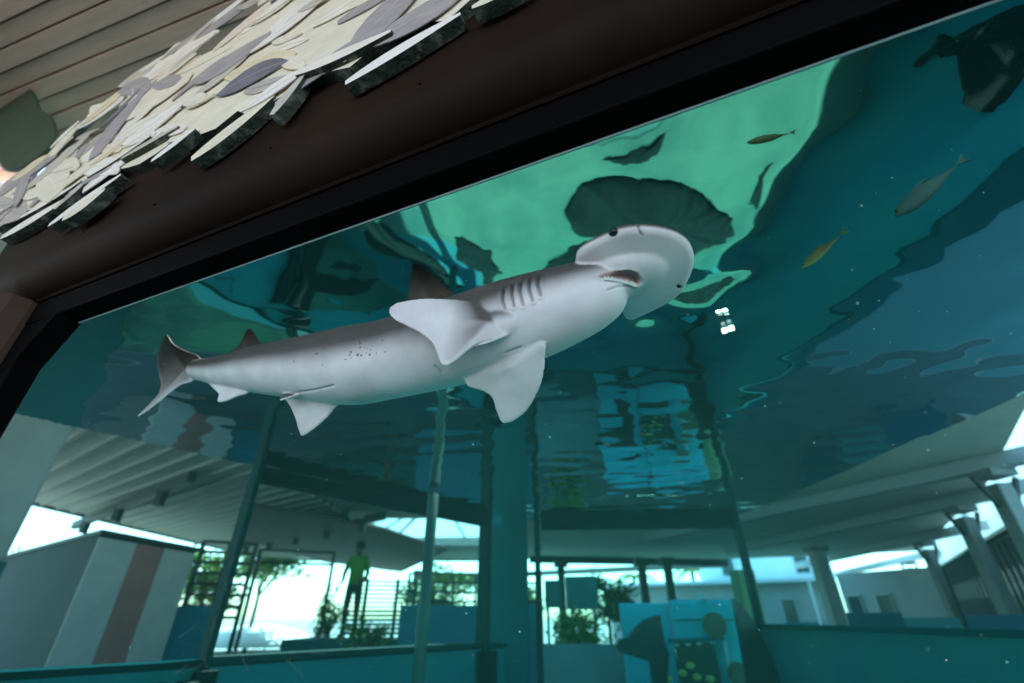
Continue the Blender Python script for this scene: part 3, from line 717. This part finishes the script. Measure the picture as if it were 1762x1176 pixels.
for f in (.24, .80):
    q = ua.lerp(ub, f) + ZUP * 3.7
    wf = MB().box(q - nn * .02, (.7, .09, 1.0), (e, nn, ZUP)).build('window', mat('window_trim', ()), t_); MB().box(q - nn * .07, (.55, .03, .85), (e, nn, ZUP)).build('pane', M_glassd, wf)
for f in (.35, .62, .9):
    q = a.lerp(b, f) - nn * .75; MB().tube([q + ZUP * .3, q + ZUP * 2.75], .06, 8).build('downpipe', M_white, t_)
facade(1454, 27, 1640, 25, 5, 2.95, M_greyw, 'building', 'long grey shed wall with two dark windows between the columns', [(.12, 1.6, .5, .95), (.42, 1.6, .5, .95)])
t2, a, b, e, nn = facade(1585, 37, 1900, 12.5, 5, 2.9, mat('slate_cladding', (.13, .14, .15), .8), 'building', 'dark slatted shed with a white gable on the far right', [])
for k in range(44):
    q = a.lerp(b, (k + .5) / 44); MB().box(q - nn * .02 + ZUP * 1.42, (.16, .05, 2.8), (e, nn, ZUP)).build('slat', mat('slate_cladding', ()), t2)
L_ = (b - a).length
MB().prism([a + e * L_ * .10 + nn * .6 + ZUP * 2.98, b + nn * .6 + ZUP * 2.98, b + nn * .6 + ZUP * 6.5, a + e * L_ * .10 + nn * .6 + ZUP * 6.5], nn * 4).build('gable', M_white, t2)
for f in (.30, .62):
    q = a + e * L_ * f + nn * .57 + ZUP * 4.1
    wf = MB().box(q, (1.0, .06, 1.1), (e, nn, ZUP)).build('window', mat('window_trim', ()), t2); MB().box(q - nn * .05, (.8, .03, .9), (e, nn, ZUP)).build('pane', M_glassd, wf)
MB().prism([a - nn * .15 + ZUP * 2.9, b - nn * .15 + ZUP * 2.9, b + nn * .58 + ZUP * 2.95, a + nn * .58 + ZUP * 2.95], ZUP * .07).build('roof_edge', M_steel, t2)
# blue and teal boards beyond the right tank wall
for i, (x0_, x1_, d, h, m) in enumerate(((1450, 1545, 12, 1.38, M_blue), (1545, 1640, 11, 1.30, M_teal), (1650, 1780, 9.5, 1.33, M_blue))):
    a, b = ground(x0_, d), ground(x1_, d)
    o = MB().bar(a + ZUP * (h / 2), b + ZUP * (h / 2), .06, h).build('board', m, bevel=.01)
    tag(o, ('low blue board beyond the right tank wall under the grey shed', 'dark teal board standing between the two blue boards', 'blue board at the right edge below the nearest column')[i], 'board')

for i, (x0_, x1_, d, h) in enumerate(((690, 838, 9.0, 1.48), (846, 925, 9.4, 1.50), (262, 372, 9.6, 1.45))):
    a, b = ground(x0_, d), ground(x1_, d)
    o = MB().bar(a + ZUP * (h / 2), b + ZUP * (h / 2), .1, h).build('garden_wall', mat('sea_blue_wall', (.015, .13, .19), .8, (.02, .16, .2), 2, .35, .7), bevel=.01)
    tag(o, ('blue garden wall below the railing grid', 'blue garden wall behind the teal corner pillar', 'blue garden wall between the striped booth and the black jamb')[i], 'wall')
# turquoise kiosk behind the far window
kd = 6.1
ka, kb = ground(1150, kd), ground(1272, kd); e = (kb - ka).normalized(); nn = Vector((-e.y, e.x, 0))
ki = thing('kiosk', 'turquoise kiosk with a dark window and round discs', 'kiosk', (ka + kb) / 2)
zt = 1.47; Lk = (kb - ka).length
MB().box(ka + e * Lk * .5 + nn * .4 + ZUP * zt / 2, (Lk, .8, zt), (e, nn, ZUP)).build('kiosk_body', M_turq, ki, bevel=.04)
def pxk(p): return on_plane(p, ka - nn * .01, nn)
c1, c2 = pxk((1160, 1104)), pxk((1246, 1200)); cc = (c1 + c2) / 2
MB().box(cc + ZUP * 0, ((c2 - c1).dot(e), .03, abs(c2.z - c1.z)), (e, nn, ZUP)).build('window', mat('dark_green_glass', (.02, .05, .045), .2), ki)
MB().bar(pxk((1246, 1100)) - nn * .03, pxk((1262, 1190)) - nn * .03, .025, .025).build('trim', mat('pale_trim', (.4, .6, .6), .5), ki)
MB().bar(pxk((1150, 1103)) - nn * .03, pxk((1246, 1099)) - nn * .03, .03, .03).build('trim', M_teal, ki)
for p, r_ in (((1229, 1076), .115), ((1270, 1160), .10)):
    c_ = pxk(p); MB().tube([c_ + nn * .0, c_ - nn * .05], r_, 24).build('disc', mat('olive_disc', (.13, .14, .085), .6, (.10, .11, .07), 8, .35, .7), ki)
for p in ((1188, 1145), (1200, 1165), (1222, 1168), (1150, 1168), (1175, 1158)):
    c_ = pxk(p) - nn * .04; MB().ball(c_, (.045, .012, .03), (e, nn, ZUP), 8, 6).build('sticker', mat('yellow_green', (.5, .52, .12), .6), ki, smooth=True)
o = MB().box(ground(1288, 5.6) + ZUP * .85, (.16, .2, 1.7)).build('post', M_olive); tag(o, 'olive green post between the kiosk and the black jamb', 'post')
ka2, kb2 = ground(1066, 6.4), ground(1148, 6.4)
o = MB().bar(ka2 + ZUP * .72, kb2 + ZUP * .72, .5, 1.44).build('counter', mat('turquoise_paint', ()), bevel=.02); tag(o, 'turquoise counter beside the dark fin sculpture', 'counter')
# dark fin sculpture
fs_ = thing('fin_sculpture', 'black curved fin shaped sculpture before the turquoise counter', 'sculpture', ground(1100, 5.5))
pp = [(1060, 1112), (1066, 1100), (1082, 1098), (1096, 1080), (1112, 1066), (1136, 1058), (1140, 1080), (1144, 1105), (1152, 1125), (1148, 1200), (1128, 1200), (1120, 1140), (1096, 1132), (1070, 1124)]
pl_ = ground(1100, 5.5); MB().prism([on_plane(p, pl_, Vector((0, -1, 0))) for p in pp], Vector((0, .09, 0))).build('fin', mat('black_gloss', (.012, .014, .018), .35), fs_, bevel=.012)
q = ground(1138, 5.5); MB().box((q.x, q.y + .05, .25), (.16, .12, .5)).build('base', mat('black_gloss', ()), fs_)
for p, r_ in (((1229, 1076), .122), ((1270, 1160), .107)):
    c_ = pxk(p); MB().tube([c_ + nn * .0, c_ - nn * .035], r_, 24).build('disc_rim', mat('pale_rim_paint', (.25, .42, .36), .6), ki)
for p in ((1165, 1110), (1184, 1109), (1203, 1108), (1226, 1106)):
    MB().box(pxk(p) - nn * .03, (.05, .01, .022), (e, nn, ZUP)).build('sticker', mat('pale_trim', ()), ki)
MB().box(pxk((1206, 1026)) - nn * .02, (.07, .03, .05), (e, nn, ZUP)).build('sticker', mat('pale_trim', ()), ki)
for z in (.62, 1.28):
    MB().box(ka + e * Lk * .5 - nn * .004 + ZUP * z, (Lk - .1, .012, .012), (e, nn, ZUP)).build('panel_joint', M_teal, ki)
cb = ground(1310, 5.15); pp = [(1262, 1030), (1276, 1040), (1296, 1066), (1316, 1104), (1332, 1144), (1346, 1190), (1350, 1230), (1296, 1230), (1286, 1160), (1274, 1090)]
o = MB().prism([on_plane(p, cb, Vector((0, -1, 0))) for p in pp], Vector((0, .06, 0))).build('silhouette_board', mat('black_gloss', ()), bevel=.01); tag(o, 'black curved board standing in for a silhouette beside the turquoise kiosk', 'board')  # dark sheet in place of a silhouette cutting into the glass reflection
# teal blocks beside it
for i, (x0_, x1_, d, z0_, z1_) in enumerate(((975, 1030, 9.6, 1.42, 1.95), (938, 968, 9.8, 1.45, 1.9))):
    a, b = ground(x0_, d), ground(x1_, d)
    t_ = thing('sign_box', ('wide teal sign box on legs above the bright bush', 'narrow teal sign box on legs next to the black jamb')[i], 'sign', (a + b) / 2)
    MB().bar(a + ZUP * ((z0_ + z1_) / 2), b + ZUP * ((z0_ + z1_) / 2), .12, z1_ - z0_).build('panel', M_teal, t_, bevel=.01)
    for f in (.15, .85): MB().box(a.lerp(b, f) + ZUP * (z0_ / 2), (.05, .05, z0_)).build('leg', M_teal, t_)
a, b = ground(930, 7), ground(1064, 7)
o = MB().bar(a + ZUP * .5, b + ZUP * .5, .2, 1.03).build('planter', mat('grey_green_planter', (.16, .26, .26), .8, (.12, .2, .21), 3, .35, .7)); tag(o, 'grey green planter wall below the glowing bush', 'planter')

# reflection of a lamp with four squares, built as a glowing lamp under water
lc = on_z((1252, 565), 2.112); fz = (lc - CAM).normalized(); fx = fz.cross(ZUP).normalized(); fy = fx.cross(fz)
lm = thing('reflected_lamp', 'small lamp reflection with lit white squares, built in the water beside the shark snout', 'lamp', lc)
def lpt(p): return on_plane(p, lc, fz)
m_led = mat('lit_led', (1, 1, 1), .5, emit=((1, .93, .82), 1.6)); m_dim = mat('ghost_led', (1, 1, 1), .5, emit=((.8, .85, .8), .1))
MB().box(lc + fz * .012, (.040, .034, .010), (fx, fy, fz)).build('housing', M_teal, lm, bevel=.003)
for p in ((1247, 569), (1258.5, 565)):
    MB().box(lpt(p) - fz * .002, (.0165, .0165, .006), (fx, fy, fz)).build('lit_panel', m_led, lm, bevel=.003)
for p in ((1244, 557), (1254, 553)):  # faint glowing squares stand in for the double reflection
    MB().box(lpt(p) - fz * .001, (.012, .010, .005), (fx, fy, fz)).build('ghost_panel', m_dim, lm)
MB().tube([lc + fz * .016, lc + fz * .03 + ZUP * .3], .002, 6).build('cable', M_teal, lm)

# drifting specks in the water
mb = MB()
for k in range(170):
    p = (rnd.uniform(120, 1760), rnd.uniform(150, 1150)); dd = NG * rnd.uniform(.50, .95)
    q = on_plane(p, dd, NG)
    if q.z < ZS - .03 and (to_px(q)[1] > 520 - (p[0] - 600) * .33): mb.ball(q, rnd.choice((.0004, .0005, .0007, .0010)), nu=6, nv=4)
tag(mb.build('drifting_specks', mat('pale_speck', (.7, .75, .7), .5), smooth=True), kind='stuff')
# fine scratches on the front pane
mb = MB()
for k in range(66):
    cx_, cy2 = rnd.gauss(420, 90), rnd.gauss(1080, 60)
    if k > 55: cx_, cy2 = rnd.uniform(200, 1700), rnd.uniform(700, 1170)
    a0 = rnd.gauss(1.2, .5); ln = rnd.uniform(8, 55) if k <= 55 else rnd.uniform(4, 22); cu = rnd.uniform(-.5, .5)
    L_ = []
    for i in range(6):
        t_ = i / 5 - .5; L_.append((cx_ + ln * (t_ * math.cos(a0) - cu * t_ * t_ * math.sin(a0)), cy2 - ln * (t_ * math.sin(a0) + cu * t_ * t_ * math.cos(a0))))
    P3 = [on_glass(p, .4475) for p in L_]
    wv = (P3[-1] - P3[0]).normalized().cross(NG) * rnd.uniform(.00004, .00009)
    mb.add([q + wv for q in P3] + [q - wv for q in P3], [(i, i + 1, i + 7, i + 6) for i in range(5)])
sc2 = mb.build('scratches', mat('scratch_white', (.22, .24, .24), .6), pane, fix=False); sc2['kind'] = 'stuff'
sc2.matrix_parent_inverse = Matrix()

# ------------------------------------------------------------------ small fish
def fish(tail, head, d, wid, m, label):
    a, b = at(tail, d), at(head, d)
    fx = (b - a); L = fx.length; fx.normalize(); fz = (ZUP - fx * fx.z).normalized(); fy = fz.cross(fx)
    t_ = thing('fish', label, 'fish', (a + b) / 2, 'small fish in the tank')
    prof = [(0, .05), (.06, .09), (.2, .3), (.4, .75), (.6, 1), (.78, .92), (.9, .6), (.97, .28), (1, .06)]
    rings = []
    for s_, r_ in prof:
        c = a.lerp(b, .12 + .88 * s_); r0 = wid * r_ / 2
        rings.append([c + fz * (r0 * math.cos(k * math.pi / 6)) + fy * (r0 * .6 * math.sin(k * math.pi / 6)) for k in range(12)])
    MB().loft(rings).build('body', m, t_, smooth=True)
    tl = a + fx * L * .14
    MB().prism([tl, a + fz * wid * .34, a + fx * L * .05, a - fz * wid * .34], fy * .002).build('tail_fin', m, t_)
    MB().prism([a.lerp(b, .4) + fz * wid * .4, a.lerp(b, .5) + fz * wid * .58, a.lerp(b, .75) + fz * wid * .42], fy * .002).build('dorsal_fin', m, t_)
    for s_ in (1, -1): MB().ball(a.lerp(b, .95) + fy * wid * .2 * s_ + fz * wid * .06, wid * .06, nu=8, nv=6).build('eye', M_dark, t_, smooth=True)
fish((1457, 396), (1379, 462), .98, .022, mat('yellow_fish', (.32, .42, .16), .6, (.22, .32, .13), 30, .35, .7), 'slim yellow green fish swimming right of the shark head')
fish((1665, 270), (1540, 372), .72, .028, mat('olive_fish', (.03, .10, .08), .8, (.025, .085, .07), 30, .35, .7), 'dim olive fish near the upper right of the window')

# ------------------------------------------------------------------ the shark
DS = .675
HD = UG.copy()
ST = [((341, 619), (333, 653), 1.0), ((379, 612), (383, 664), 1.0), ((447, 594), (444, 677), 1.0), ((538, 576), (528, 688), 1.0), ((610, 560), (600, 697), 1.0), ((660, 549), (682, 686), 1.0), ((760, 516), (790, 664), 1.0), ((845, 487), (885, 636), 1.0), ((905, 470), (945, 614), 1.0), ((960, 458), (1010, 583), 1.0), ((1000, 448), (1045, 560), 1.0), ((1035, 443), (1072, 533), 1.0), ((1060, 450), (1090, 512), 1.0), ((1085, 466), (1100, 498), 1.0)]
cen, rr_ = [], []
for a, b, _ in ST:
    m = ((a[0] + b[0]) / 2, (a[1] + b[1]) / 2); c = on_glass(m, DS); dist = (c - CAM).length
    cen.append(c); rr_.append(dist * math.sin(ray(*a).angle(ray(*b)) / 2))
def cat_(P, i, t):
    p0, p1, p2, p3 = P[max(i - 1, 0)], P[i], P[min(i + 1, len(P) - 1)], P[min(i + 2, len(P) - 1)]
    return .5 * ((2 * p1) + (p2 - p0) * t + (2 * p0 - 5 * p1 + 4 * p2 - p3) * t * t + (3 * p1 - p0 - 3 * p2 + p3) * t ** 3)
C2, R2 = [], []
for i in range(len(cen) - 1):
    for k in range(8):
        C2.append(cat_(cen, i, k / 8)); R2.append(cat_(rr_, i, k / 8))
C2.append(cen[-1]); R2.append(rr_[-1])
rings = []
for i, c in enumerate(C2):
    d = (C2[min(i + 1, len(C2) - 1)] - C2[max(i - 1, 0)]).normalized(); up = (ZUP - d * d.z).normalized(); sd_ = d.cross(up)
    r = R2[i]
    rings.append([c + up * (r * math.cos(2 * math.pi * k / 72)) + sd_ * (r * math.sin(2 * math.pi * k / 72)) for k in range(72)])
sb = MB().loft(rings)
# tapered snout cap for the lower jaw
sb.ball(C2[-1], (R2[-1] * .9, R2[-1], R2[-1]), (HD, NG, ZUP), 20, 14)
def slab(pts, nrm, root, t0, t1, mid=.5):
    """a fin: outline points, thick (t0) near the root point and thin (t1) at the rim"""
    nn_ = len(pts); rings = []
    cs_ = root
    top, bot = [], []
    vs = []; fs = []
    levels = (1.0, .93, .75, .5, .25)
    for sgn in (1, -1):
        for li, l in enumerate(levels):
            for p in pts:
                q = cs_ + (p - cs_) * l
                th = t1 + (t0 - t1) * (1 - l) ** 1.0 if l < 1 else t1 * .55
                vs.append(q + nrm * (sgn * th / 2))
        vs.append(cs_ + nrm * (sgn * t0 / 2))
    off_ = len(levels) * nn_ + 1
    for s_ in range(2):
        b_ = s_ * off_
        for li in range(len(levels) - 1):
            for k in range(nn_):
                fs.append((b_ + li * nn_ + k, b_ + li * nn_ + (k + 1) % nn_, b_ + (li + 1) * nn_ + (k + 1) % nn_, b_ + (li + 1) * nn_ + k))
        for k in range(nn_): fs.append((b_ + (len(levels) - 1) * nn_ + k, b_ + (len(levels) - 1) * nn_ + (k + 1) % nn_, b_ + off_ - 1))
    for k in range(nn_): fs.append((k, (k + 1) % nn_, off_ + (k + 1) % nn_, off_ + k))
    return vs, fs
def smooth_poly(pts, n=4):
    out = []; N = len(pts)
    P = [Vector((p[0], p[1], 0)) for p in pts]
    for i in range(N):
        for k in range(n):
            p0, p1, p2, p3 = P[i - 1], P[i], P[(i + 1) % N], P[(i + 2) % N]; t = k / n
            out.append(.5 * ((2 * p1) + (p2 - p0) * t + (2 * p0 - 5 * p1 + 4 * p2 - p3) * t * t + (3 * p1 - p0 - 3 * p2 + p3) * t ** 3))
    return [(p.x, p.y) for p in out]
def fin(px, nrm, through, rootpx, t0, t1, n=3):
    pts = [on_plane(p, through, nrm) for p in smooth_poly(px, n)]
    sb.add(*slab(pts, nrm, on_plane(rootpx, through, nrm), t0, t1))
# hammer
tilt = R(10); HN = (ZUP * math.cos(tilt) + NG * math.sin(tilt)).normalized()
hc = on_glass((1090, 470), DS) + ZUP * .004
HAM = [(995, 456), (991, 444), (993, 433), (1002, 423), (1022, 412), (1045, 401), (1068, 392), (1097, 388), (1120, 389), (1141, 392), (1165, 400), (1183, 413), (1192, 430), (1194, 446), (1190, 464), (1182, 483), (1173, 499), (1152, 517), (1128, 530), (1104, 541), (1088, 548), (1076, 545), (1070, 530), (1066, 500), (1050, 470)]
pts = [on_plane(p, hc, HN) for p in smooth_poly(HAM, 3)]
sb.add(*slab(pts, HN, on_plane((1085, 470), hc, HN), .058, .018))
# snout bulge to blend jaw into the hammer
sb.ball(on_plane((1075, 470), hc, HN), (.085, .06, .034), (HD, NG, ZUP), 24, 16)
# fins
axis_at = lambda x: on_glass((x, 560), DS)
p1, p2, p3 = on_glass((868, 536), DS - .062), on_glass((668, 534), DS - .150), on_glass((764, 631), DS - .105)
PN = (p2 - p1).cross(p3 - p1).normalized(); thr = p1
NEARP = [(868, 528), (839, 523), (784, 516), (733, 514), (703, 517), (680, 523), (668, 534), (675, 548), (696, 560), (726, 576), (745, 594), (754, 618), (764, 631), (784, 621), (811, 600), (850, 588), (880, 570)]
fin(NEARP, PN, thr, (842, 560), .024, .0045)
sb.ball(on_glass((852, 560), DS - .052), (.062, .030, .034), (HD, NG, ZUP), 24, 16)
sb.ball(on_glass((822, 566), DS - .066), (.050, .020, .026), (HD, NG, ZUP), 24, 16)
fd = (NG * math.cos(R(40)) - ZUP * math.sin(R(40))); FN = HD.cross(fd).normalized()
thr2 = on_glass((868, 640), DS) + NG * .045 - ZUP * .03
FARP = [(930, 590), (938, 615), (935, 649), (924, 679), (907, 707), (886, 724), (869, 730), (861, 724), (852, 703), (846, 684), (829, 673), (801, 662), (820, 630)]
fin(FARP, FN, thr2, (880, 630), .022, .0045)
SAG = on_glass((700, 560), DS)
fin([(702, 530), (702, 512), (705, 485), (708, 460), (714, 454), (724, 456), (737, 466), (757, 484), (782, 506), (800, 520)], NG, SAG, (745, 520), .018, .0045)
fin([(392, 612), (402, 602), (414, 592), (422, 574), (429, 566), (437, 572), (445, 585), (452, 602)], NG, SAG, (425, 606), .014, .006)
fin([(352, 652), (358, 660), (369, 671), (377, 680), (374, 691), (380, 693), (392, 690), (408, 683), (428, 676), (432, 655)], NG, SAG, (405, 660), .016, .006)
fin([(345, 616), (318, 603), (297, 590), (287, 575), (281, 584), (275, 598), (271, 614), (271, 630), (274, 646), (277, 662), (272, 680), (256, 698), (235, 718), (256, 706), (288, 680), (311, 663), (334, 654)], NG, SAG, (325, 636), .018, .0045)
pelv = on_glass((540, 680), DS) + NG * .03 - ZUP * .02; PE = HD.cross((NG * .5 - ZUP * .85).normalized()).normalized()
fin([(478, 668), (486, 682), (498, 698), (508, 720), (514, 742), (520, 751), (534, 744), (556, 726), (578, 702), (590, 680), (540, 660)], PE, pelv, (538, 682), .018, .0045)
PELV = [(478, 668), (486, 682), (498, 698), (508, 720), (514, 742), (520, 751), (534, 744), (556, 726), (578, 702), (590, 680), (540, 660)]
mir = lambda q: q - NG * (2 * (q.dot(NG) - DS))
sb.add(*slab([mir(on_plane((500 + (p[0] - 500) * .62, 672 + (p[1] - 672) * .40), pelv, PE)) for p in smooth_poly(PELV, 3)], (PE - NG * (2 * PE.dot(NG))), mir(on_plane((522, 675), pelv, PE)), .014, .005))

sh_loc = gp(-.5, DS, 0); sh_loc.z = cen[6].z
SH = thing('shark', 'pale bellied shovel headed shark swimming behind the glass with mouth open', 'shark', sh_loc)
me = sb.mesh('shark_body'); tmp = bpy.data.objects.new('tmp_body', me); COL.objects.link(tmp)
md = tmp.modifiers.new('r', 'REMESH'); md.mode = 'VOXEL'; md.voxel_size = .0026; md.use_smooth_shade = True
md = tmp.modifiers.new('s', 'SMOOTH'); md.factor = .5; md.iterations = 6
dgr = bpy.context.evaluated_depsgraph_get()
nm = bpy.data.meshes.new_from_object(tmp.evaluated_get(dgr)); nm.name = 'shark_body'
bpy.data.objects.remove(tmp)
def inpoly(x, y, P):
    c = False; j = len(P) - 1
    for i in range(len(P)):
        if (P[i][1] > y) != (P[j][1] > y) and x < (P[j][0] - P[i][0]) * (y - P[i][1]) / (P[j][1] - P[i][1]) + P[i][0]: c = not c
        j = i
    return c
def dseg(x, y, a, b):
    dx, dy = b[0] - a[0], b[1] - a[1]; t = max(0, min(1, ((x - a[0]) * dx + (y - a[1]) * dy) / (dx * dx + dy * dy)))
    return math.hypot(x - a[0] - dx * t, y - a[1] - dy * t)
def dline(x, y, L): return min(dseg(x, y, L[i], L[i + 1]) for i in range(len(L) - 1))
MOUTH = smooth_poly([(1026, 477), (1042, 470.5), (1062, 466.5), (1080, 465.5), (1092, 467.5), (1100, 474), (1103, 482), (1101, 490), (1096, 492), (1082, 486), (1060, 481.5), (1042, 479)], 3)
ML = MOUTH + [MOUTH[0]]
GILLS = [[(866, 497), (864, 516), (868, 530)], [(882, 490), (880, 508), (884, 527)], [(896, 485), (894, 503), (900, 525)], [(911, 479), (910, 497), (916, 518)], [(926, 474), (925, 490), (930, 508)]]
NOSTR = [[(1098, 389), (1100, 397), (1104, 404)], [(1166, 492), (1172, 496)]]
FRECK = [(rnd.gauss(628, 38), rnd.gauss(606, 16), rnd.choice((.8, 1.1, 1.6))) for _ in range(34)] + [(545, 609, 1.8), (601, 611, 1.4), (615, 612, 1.8), (636, 611, 1.7), (506, 622, 1.5)]
CREASE = [[(748, 630), (760, 640)], [(812, 600), (828, 590), (845, 585)], [(1046, 500), (1062, 494), (1082, 492), (1094, 498)], [(870, 608), (895, 598)], [(500, 678), (540, 672), (574, 664)]]
nm.calc_loop_triangles()
N_ = len(nm.vertices); col = [0.0] * (N_ * 4); moves = []
for i, v in enumerate(nm.vertices):
    p = v.co; nr = v.normal; x, y = to_px(p); vis = nr.dot(CAM - p) > 0
    s_ = -nr.z                                           # + faces down
    nel = nr.z
    tq = min(1, max(0, (x - 800) / 110)); cq = -.20 + .20 * tq
    dors = min(1, max(0, (nel - cq + .33) / .66)); dors = dors * dors * (3 - 2 * dors)
    if vis and 650 < x < 870 and 505 < y < 640: dors *= 1 - .84 * min(1, max(0, (DS - .090 - p.dot(NG)) / .02))
    if 346 < x < 470 and y > 657: dors *= max(0, 1 - (y - 657) / 6)
    if x < 345 and y > 640: dors *= .55 + .45 * max(0, 1 - (y - 640) / 40)
    k = 0.0; dk_ = 0.0; pink = 0.0; mv = 0.0
    u_ = p.dot(UG)
    if vis and 1015 < x < 1112 and 455 < y < 500:
        dm = dline(x, y, ML)
        if inpoly(x, y, MOUTH):
            mv = -.012 * min(1, dm / 4.0); pink = min(1, .3 + dm / 2.5)
        elif dm < 6: pink = .3 * (1 - dm / 6); mv = .0016 * (1 - dm / 6)
    if vis and 850 < x < 945 and 465 < y < 535:
        dg_ = min(dline(x, y, g_) for g_ in GILLS)
        if dg_ < 10:
            mv += -.006 * math.exp(-(dg_ / 2.8) ** 2) + .003 * math.exp(-((dg_ - 5.2) / 2.2) ** 2); dk_ = max(dk_, .42 * math.exp(-(dg_ / 2.6) ** 2))
    if vis:
        for L in NOSTR:
            if abs(x - L[0][0]) < 14 and abs(y - L[0][1]) < 18:
                dg_ = dline(x, y, L)
                if dg_ < 3: dk_ = max(dk_, 1 - dg_ / 2.6); mv += -.004 * (1 - dg_ / 3)
        for L in CREASE:
            if L[0][0] - 8 < x < L[-1][0] + 8 and min(q[1] for q in L) - 8 < y < max(q[1] for q in L) + 8:
                dg_ = dline(x, y, L)
                if dg_ < 4: mv += -.003 * math.exp(-(dg_ / 1.5) ** 2); dk_ = max(dk_, .3 * math.exp(-(dg_ / 1.2) ** 2))
    if vis and 490 < x < 720 and 560 < y < 650 and dors > .04:
        for fx_, fy_, fr_ in FRECK:
            if abs(x - fx_) < 3 and abs(y - fy_) < 3:
                q_ = math.hypot(x - fx_, y - fy_)
                if q_ < fr_: dk_ = max(dk_, .85)
    col[i * 4:i * 4 + 4] = (dors, dk_, pink, 1)
    if mv: moves.append((i, p + nr * mv))
ca = nm.color_attributes.new('skin', 'FLOAT_COLOR', 'POINT'); ca.data.foreach_set('color', col)
for i, q in moves: nm.vertices[i].co = q
nm.update(); nm.materials.clear()
# skin material
m_sk = bpy.data.materials.new('shark_skin'); m_sk.use_nodes = True; t = m_sk.node_tree; b = t.nodes['Principled BSDF']
at_ = t.nodes.new('ShaderNodeAttribute'); at_.attribute_name = 'skin'; sp = t.nodes.new('ShaderNodeSeparateColor'); t.links.new(at_.outputs['Color'], sp.inputs[0])
tc = t.nodes.new('ShaderNodeTexCoord'); nz = t.nodes.new('ShaderNodeTexNoise'); nz.inputs['Scale'].default_value = 14; nz.inputs['Detail'].default_value = 7; t.links.new(tc.outputs['Object'], nz.inputs['Vector'])
def mixc(fac, A, B):
    m = t.nodes.new('ShaderNodeMix'); m.data_type = 'RGBA'
    if isinstance(fac, float): m.inputs[0].default_value = fac
    else: t.links.new(fac, m.inputs[0])
    for q, s_ in ((A, 6), (B, 7)):
        if isinstance(q, tuple): m.inputs[s_].default_value = (*q, 1)
        else: t.links.new(q, m.inputs[s_])
    return m.outputs[2]
crv = t.nodes.new('ShaderNodeMapRange'); t.links.new(nz.outputs['Fac'], crv.inputs[0]); crv.inputs[1].default_value = .35; crv.inputs[2].default_value = .7
belly = mixc(crv.outputs[0], (.95, .775, .785), (.80, .645, .655)); back = mixc(crv.outputs[0], (.088, .066, .060), (.13, .098, .09))
ad = t.nodes.new('ShaderNodeMath'); ad.operation = 'MULTIPLY_ADD'; t.links.new(nz.outputs['Fac'], ad.inputs[0]); ad.inputs[1].default_value = .25
sb2 = t.nodes.new('ShaderNodeMath'); sb2.operation = 'SUBTRACT'; t.links.new(sp.outputs[0], sb2.inputs[0]); sb2.inputs[1].default_value = .125; t.links.new(sb2.outputs[0], ad.inputs[2]); ad.use_clamp = True
c_ = mixc(ad.outputs[0], belly, back)
c_ = mixc(sp.outputs[1], c_, (.05, .04, .04)); c_ = mixc(sp.outputs[2], c_, (.52, .31, .30))
t.links.new(c_, b.inputs['Base Color']); b.inputs['Roughness'].default_value = .55; b.inputs['Specular IOR Level'].default_value = .25
b.inputs['Subsurface Weight'].default_value = .12; b.inputs['Subsurface Radius'].default_value = (.012, .008, .006); b.inputs['Subsurface Scale'].default_value = 1
n4 = t.nodes.new('ShaderNodeTexNoise'); n4.inputs['Scale'].default_value = 260; n4.inputs['Detail'].default_value = 3; t.links.new(tc.outputs['Object'], n4.inputs['Vector'])
bp = t.nodes.new('ShaderNodeBump'); bp.inputs['Strength'].default_value = .12; bp.inputs['Distance'].default_value = .002; t.links.new(n4.outputs['Fac'], bp.inputs['Height']); t.links.new(bp.outputs[0], b.inputs['Normal'])
nm.materials.append(m_sk); nm.polygons.foreach_set('use_smooth', [True] * len(nm.polygons))
bo_ = bpy.data.objects.new('shark_body', nm); COL.objects.link(bo_); bo_.parent = SH; bo_.matrix_parent_inverse = Matrix.Translation(-SH.location)
# where a line of sight meets the shark, for eye and teeth
from mathutils.bvhtree import BVHTree
bv = BVHTree.FromPolygons([v.co for v in nm.vertices], [tuple(p.vertices) for p in nm.polygons])
def skin(p):
    h = bv.ray_cast(CAM, ray(*p)); return (h[0], h[1]) if h[0] is not None else (on_glass(p, DS), -NG)
m_eye = mat('black_eye', (.006, .006, .007), .08, spec=.6)
for p in ((1056, 401), (1167, 491)):
    q, nr = skin(p); r = ray(*p)
    e = MB().ball(q + r * .003, (.0085, .0085, .0065) if p[0] < 1100 else (.006, .006, .006), (HD, NG, ZUP), 16, 10).build('eye', m_eye, SH, smooth=True)
mb = MB()
LIP = [(1040, 480), (1052, 481), (1064, 483), (1076, 486), (1086, 488.5), (1095, 492)]
for i in range(26):
    t_ = i / 25 * (len(LIP) - 1); k = min(int(t_), len(LIP) - 2); f = t_ - k
    p = (LIP[k][0] + (LIP[k + 1][0] - LIP[k][0]) * f, LIP[k][1] + (LIP[k + 1][1] - LIP[k][1]) * f + 2.2)
    q, nr = skin(p); r = ray(*p)
    q = q - r * .0025; up = UPV
    tipv = q + up * rnd.uniform(.0055, .0085) + HD * rnd.uniform(-.0007, .0007)
    sidev = HD * .0021
    mb.add([q - sidev, q + sidev, q + r * .002, tipv], [(0, 1, 3), (1, 2, 3), (2, 0, 3), (0, 2, 1)])
mb.build('teeth', mat('tooth_white', (.8, .78, .74), .3), SH)
